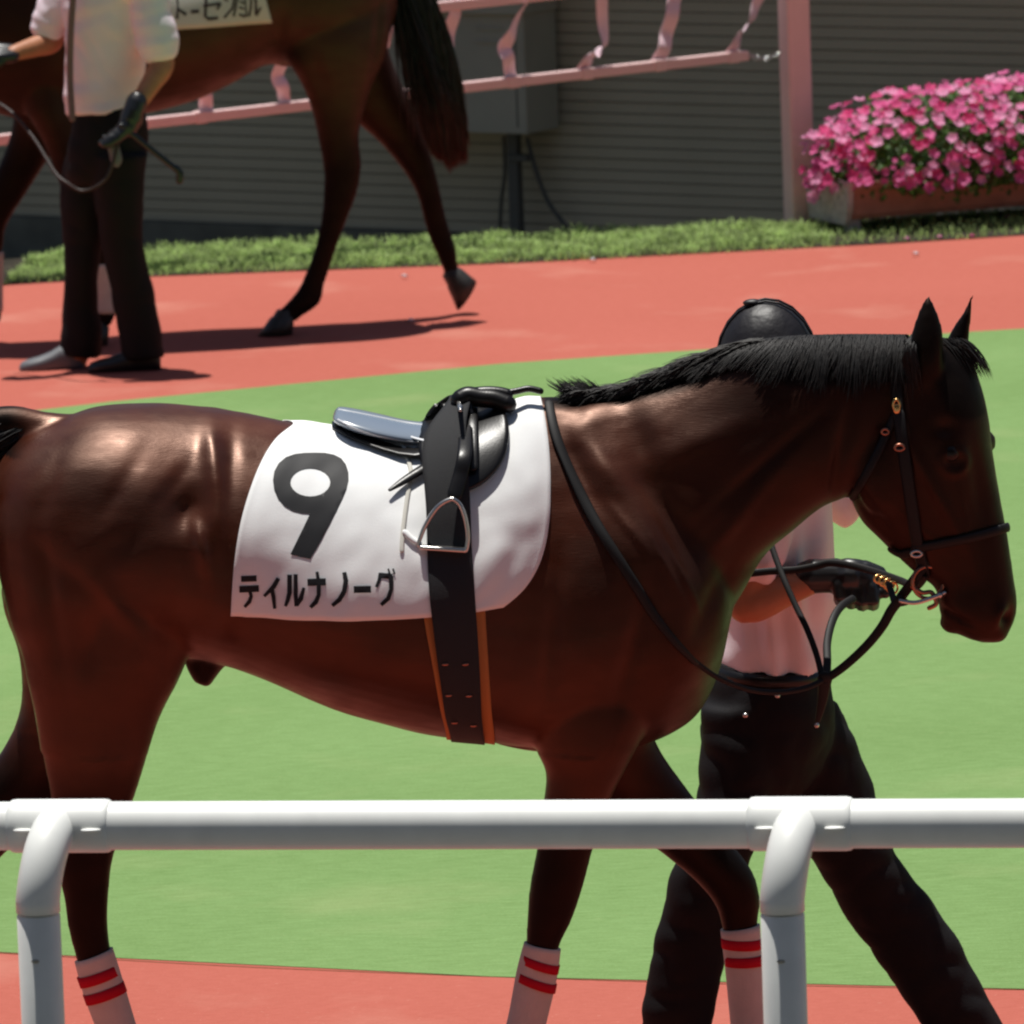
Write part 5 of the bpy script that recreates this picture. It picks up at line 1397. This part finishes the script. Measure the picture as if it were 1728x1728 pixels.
# ------------------------------------------------------------------ the rear horse
def rear_horse():
    B = Frame(on_z(470, 566).x, on_z(470, 566).y + .16, 11)
    g = Geo()
    torso = [(668, -60, 668, 10, .05), (660, -95, 660, 45, .12), (640, -122, 640, 75, .18), (600, -142, 600, 95, .24), (540, -152, 540, 105, .28), (480, -152, 480, 108, .285), (440, -148, 440, 112, .285), (390, -140, 390, 140, .29), (330, -128, 330, 168, .31),
             (260, -120, 260, 188, .31), (190, -122, 190, 200, .30), (130, -145, 130, 205, .27), (80, -165, 80, 205, .25), (30, -165, 30, 200, .24), (-20, -150, -20, 185, .22), (-55, -110, -55, 150, .18), (-80, -50, -80, 80, .09)]
    g.add(loft(B, torso, n=40))
    g.add(loft(B, [(100, -150, 10, 160, .17), (40, -175, -60, 90, .16), (-20, -215, -95, 20, .135), (-80, -262, -130, -60, .11), (-140, -300, -168, -120, .095), (-195, -315, -185, -170, .075)], n=32))
    g.add(loft(B, [(-200, -315, -165, -240, .06), (-228, -295, -160, -190, .085), (-245, -250, -166, -150, .095), (-255, -200, -185, -128, .085), (-268, -140, -205, -108, .065), (-278, -95, -225, -85, .055), (-282, -70, -230, -62, .055), (-272, -48, -240, -48, .035)], n=28))
    for off in (-.06, .06):
        g.add(loft(B, [(-212, -310, -190, -310, .02, off), (-212, -335, -190, -333, .018, off), (-206, -358, -198, -358, .008, off)], n=12))
    nh = [(500, -40, 660, -40, .09, -.12), (474, 40, 660, 40, .105, -.14), (480, 92, 652, 90, .10, -.15), (505, 135, 636, 130, .09, -.15), (524, 180, 620, 170, .075, -.15), (538, 240, 606, 225, .06, -.15), (546, 290, 610, 278, .05, -.15), (545, 335, 603, 325, .042, -.15),
          (540, 380, 585, 372, .033, -.15), (527, 430, 566, 425, .028, -.15), (508, 478, 548, 480, .028, -.15), (492, 502, 540, 512, .034, -.15), (474, 520, 508, 535, .03, -.15), (462, 530, 500, 545, .032, -.15)]
    fh = [(520, -20, 650, -20, .08, .12), (520, 60, 652, 60, .09, .14), (540, 130, 665, 110, .08, .15), (590, 195, 690, 165, .07, .15), (640, 240, 712, 215, .058, .15), (682, 290, 730, 270, .048, .15), (704, 330, 742, 318, .04, .15), (716, 375, 752, 362, .031, .15),
          (728, 412, 764, 400, .029, .15), (738, 432, 770, 420, .034, .15), (748, 456, 772, 446, .03, .15), (752, 470, 778, 462, .033, .15)]
    ff = [(40, 100, 130, 100, .08, .12), (25, 180, 120, 190, .08, .12), (15, 235, 92, 250, .065, .13), (-15, 310, 45, 325, .052, .13), (-38, 365, 12, 378, .045, .13), (-38, 405, 6, 410, .035, .13), (-32, 440, 2, 442, .028, .13), (-32, 510, 2, 512, .028, .13), (-36, 535, 4, 535, .032, .13), (-48, 556, -10, 560, .03, .13)]
    nf = [(20, 100, 120, 100, .08, -.10), (40, 180, 130, 190, .08, -.12), (72, 240, 136, 245, .065, -.13), (100, 310, 150, 312, .052, -.13), (122, 375, 166, 375, .045, -.13), (140, 415, 178, 415, .036, -.13), (152, 455, 184, 455, .028, -.13), (160, 505, 190, 505, .028, -.13), (160, 528, 196, 528, .032, -.13), (152, 548, 186, 552, .03, -.13)]
    for s in (nh, fh, ff, nf): g.add(loft(B, s, n=20))
    g.add(loft(B, [(440, 80, 490, 70, .04), (455, 100, 500, 95, .045), (475, 112, 505, 110, .03)], n=14))
    me = remesh(*g.out(), .011, 7, .55)
    co, no = mesh_np(me); X, Y, side = flat_px(B, co)
    D = sum(am * gauss(X, Y, cx, cy, rx, ry, an) for cx, cy, rx, ry, an, am in ((470, 60, 14, 40, 0, .008), (455, 40, 16, 40, 0, -.014), (560, 60, 40, 60, 0, .012), (620, 60, 10, 80, 5, -.008), (520, 120, 14, 50, -20, -.008), (40, 60, 40, 70, 0, .014), (90, 80, 10, 90, 0, -.010)))
    co = co + no * D[:, None]; set_np(me, co)
    dk = sstep(120, 300, Y); dk = np.maximum(dk, gauss(X, Y, 478, 85, 26, 24) * .9); dk = np.maximum(dk, .75 * sstep(150, 20, X)); set_attr(me, 'dark', np.clip(dk, 0, 1))
    root = empty('racehorse', V((B.P(300, 100).x, B.P(300, 100).y, 0)), 'dark bay racehorse walking left on the far track, its head out of view', 'horse')
    bw = Body(B, me, 20)
    mk('body', None, None, M_COAT2, root, mesh=me)
    def hoof(x, y, off, tilt, ground=True):
        c = B.P(x, y, off); rings = []
        a = tilt; ax = B.u * -math.sin(a) + V((0, 0, -math.cos(a))); fw = B.u * -math.cos(a) + V((0, 0, math.sin(a)))
        for t, rx, ry, sh in ((-.35, .030, .030, -.006), (0, .040, .036, 0), (.12, .047, .042, .004), (.55, .057, .050, .018), (1, .068, .056, .034)):
            rings.append([c + ax * (.088 * t) + fw * (math.cos(q) * rx + sh) + B.n * (math.sin(q) * ry) for q in [2 * math.pi * k / 18 for k in range(18)]])
        zmin = min(p.z for r in rings for p in r); s = V((0, 0, -zmin + .002)) if ground else V((0, 0, 0))
        mk('hoof', *rings_to_mesh([[p + s * (i / 4) for p in r] for i, r in enumerate(rings)]), M_HOOF, root)
    hoof(478, 536, -.15, 0.0); hoof(764, 466, .15, -.95, False); hoof(-32, 566, .13, 0); hoof(166, 556, -.13, 0)
    for st, off in (([(-33, 425, 4, 425, .03), (-32, 470, 3, 472, .03), (-34, 525, 3, 525, .034)], .13), ([(150, 445, 182, 445, .03), (158, 490, 189, 490, .03), (160, 528, 194, 528, .034)], -.13)):
        mk('bandage', *loft(B, [(*q, off) for q in st], n=18, inflate=.005), M_BANDAGE, root)
    # tail
    rng = random.Random(9); roots = []; roots2 = []
    for _ in range(1500):
        t = rng.random()
        p = B.P(655 + 45 * t + rng.uniform(-8, 14), -85 + 120 * t, rng.uniform(-.05, .05))
        L = rng.uniform(.35, .80) * (1.0 - .42 * t)
        roots.append((p, V((.22 + rng.uniform(-.12, .14), rng.uniform(-.12, .10), -1)), L, rng.uniform(.003, .006), V((-.02 + rng.uniform(-.03, .04), 0, 0))))
    # full skirt of the tail: fill the traced outline
    def edges(y): return float(np.interp(y, [-90, 0, 60, 120, 180, 230, 275], [640, 662, 674, 690, 700, 715, 735])), float(np.interp(y, [-90, 0, 60, 120, 180, 230, 270, 280], [690, 738, 760, 775, 786, 792, 788, 775]))
    for i in range(2600):
        y = rng.uniform(-80, 175); a, b = edges(y); s = rng.random(); x = a + (b - a) * s
        y2 = min(y + rng.uniform(70, 190), 285 - 8 * abs(s - .6) * 6); a2, b2 = edges(y2); x2 = a2 + (b2 - a2) * s + rng.uniform(-4, 4)
        o = .07 * rng.uniform(-1, 1) * math.sin(math.pi * min(max(s, .05), .95))
        p = B.P(x, y, o); q = B.P(x2, y2, o); d = q - p
        (roots if y2 < 238 or rng.random() < .35 else roots2).append((p, d, d.length, rng.uniform(.0028, .005), V((0, 0, 0))))
    tag(mk('tail', *hair(rng, roots, 4), M_TAIL2, root), kind='stuff')
    tag(mk('tail_tip', *hair(rng, [(p.lerp(p + d, .45), d, L * .62, w, c) for p, d, L, w, c in roots2], 4), M_TAILTIP, root), kind='stuff')
    # number cloth: its lower rear corner and letters show
    left = tab([(60, 180), (0, 186), (-60, 195), (-110, 215), (-140, 230)]); right = tab([(60, 459), (36, 457), (0, 448), (-50, 435), (-90, 415), (-120, 390)])
    pl = phi_at(bw, left, 53, -60, 60); pr = phi_at(bw, right, 37, -60, 60)
    v, f = wrap_sheet(bw, left, right, pl, pr, 40, 50, .008, .003)
    c_root = empty('number_cloth', root.location + V((0, 0, 1.1)), 'off white saddle cloth with faded lettering on the rear dark horse', 'saddle cloth')
    mk('cloth', v, f, M_CLOTH2, c_root); bvh = BVHTree.FromPolygons(v, f)
    S = [([(299, -10), (299, 32)], 5), ([(299, 14), (314, 25)], [4, 6]), ([(322, 20), (336, 19)], 6),
         ([(343, 10), (372, 6)], 5), ([(348, -6), (346, 28), (352, 32), (368, 30)], [5, 5, 6, 5]), ([(372, 6), (366, 16)], 4),
         ([(378, -4), (384, 2)], 4), ([(396, -6), (392, 14), (378, 30)], [4, 4, 4]),
         ([(401, -6), (394, 28)], 4), ([(404, 2), (412, 6)], 3.5), ([(403, 12), (412, 15)], 3.5), ([(403, 24), (414, 28)], 4), ([(413, -4), (416, 28)], 3.5),
         ([(424, -6), (423, 14), (420, 28)], 4), ([(431, -8), (432, 26)], [5, 5]), ([(432, 26), (440, 12)], [5, 3])]
    g = Geo()
    for k, (p, w) in enumerate(S): g.add(decal(bvh, [stroke_poly(p, w)], .0015 + .0003 * (k % 6), 8))
    mk('lettering', *g.out(), M_PRINT2, c_root)
rear_horse()

# ------------------------------------------------------------------ white rail in front
def white_rail():
    z = 1.2
    A = on_z(0, 1394, z); Bp = on_z(1728, 1389, z); d = (Bp - A).normalized(); side = V((d.y, -d.x, 0))
    A2 = A - d * 6; B2 = Bp + d * 6
    root = empty('white_rail', V((A.x, A.y, 0)), 'white plastic pipe rail with curved posts in front of the bay horse', 'rail')
    r = .0425
    def ring_pts(cx): return cx
    mk('pipe', *tube([A2, A, (A + Bp) / 2, Bp, B2], r, n=48, cap=False), M_WHITEPIPE, root)
    fr = Frame(A.x, A.y, math.degrees(math.atan2(d.y, d.x)))
    def at(px): return fr.P(px, 1392)
    c1 = at(103); c2 = at(1352); step = (V((c2.x, c2.y, 0)) - V((c1.x, c1.y, 0))).length
    c0 = V((c1.x, c1.y, z))
    for k in range(-3, 6):
        c = c0 + d * (step * k); c.z = z
        s = mk('joint', *tube([c - d * .09, c - d * .086, c - d * .078, c + d * .078, c + d * .086, c + d * .09], [r + .0002, r + .0034, r + .0046, r + .0046, r + .0034, r + .0002], n=48, cap=False), M_WHITEPIPE, root)
        # elbow: leaves the joint towards the viewer and turns down
        R_ = .115; pts = [c + V((0, 0, .0))]
        lean = -d * .012
        for q in range(0, 13):
            a = math.pi / 2 * q / 12
            pts.append(c + side * (R_ * math.sin(a)) * .92 + V((0, 0, -R_ * (1 - math.cos(a)) + .004)) + lean * (q / 12) * 1.9)
        down = V((0, 0, -1)); e = pts[-1]
        pts += [e + down * .02]
        el = mk('elbow', *tube(pts, .0385, n=36, cap=False), M_WHITEPIPE, root)
        col = e + down * .028
        mk('post', *tube([e + down * .024, e + down * .026, V((e.x, e.y, .6)), V((e.x, e.y, 0.0))], [.0360, .0378, .0378, .0378], n=36, cap=False), M_WHITEPIPE, root)
        for u in (-1, 1):   # clamp tabs at the back of the joint
            tb = c + d * (u * .060 + .004) + side * (r + .006) + V((0, 0, .002))
            mk('clamp_tab', *ball(tb, .016, 8, (1.15, .55, .20)), M_WHITEPIPE, s)
        mk('bolt', *ball(e + side * .038 + V((0, 0, -.10)), .005, 6, (1.5, .5, .7)), M_DIRT, root)
        mk('base_flange', *tube([V((e.x, e.y, .0)), V((e.x, e.y, .02))], .07, n=24, cap=False), M_WHITEPIPE, root)
white_rail()
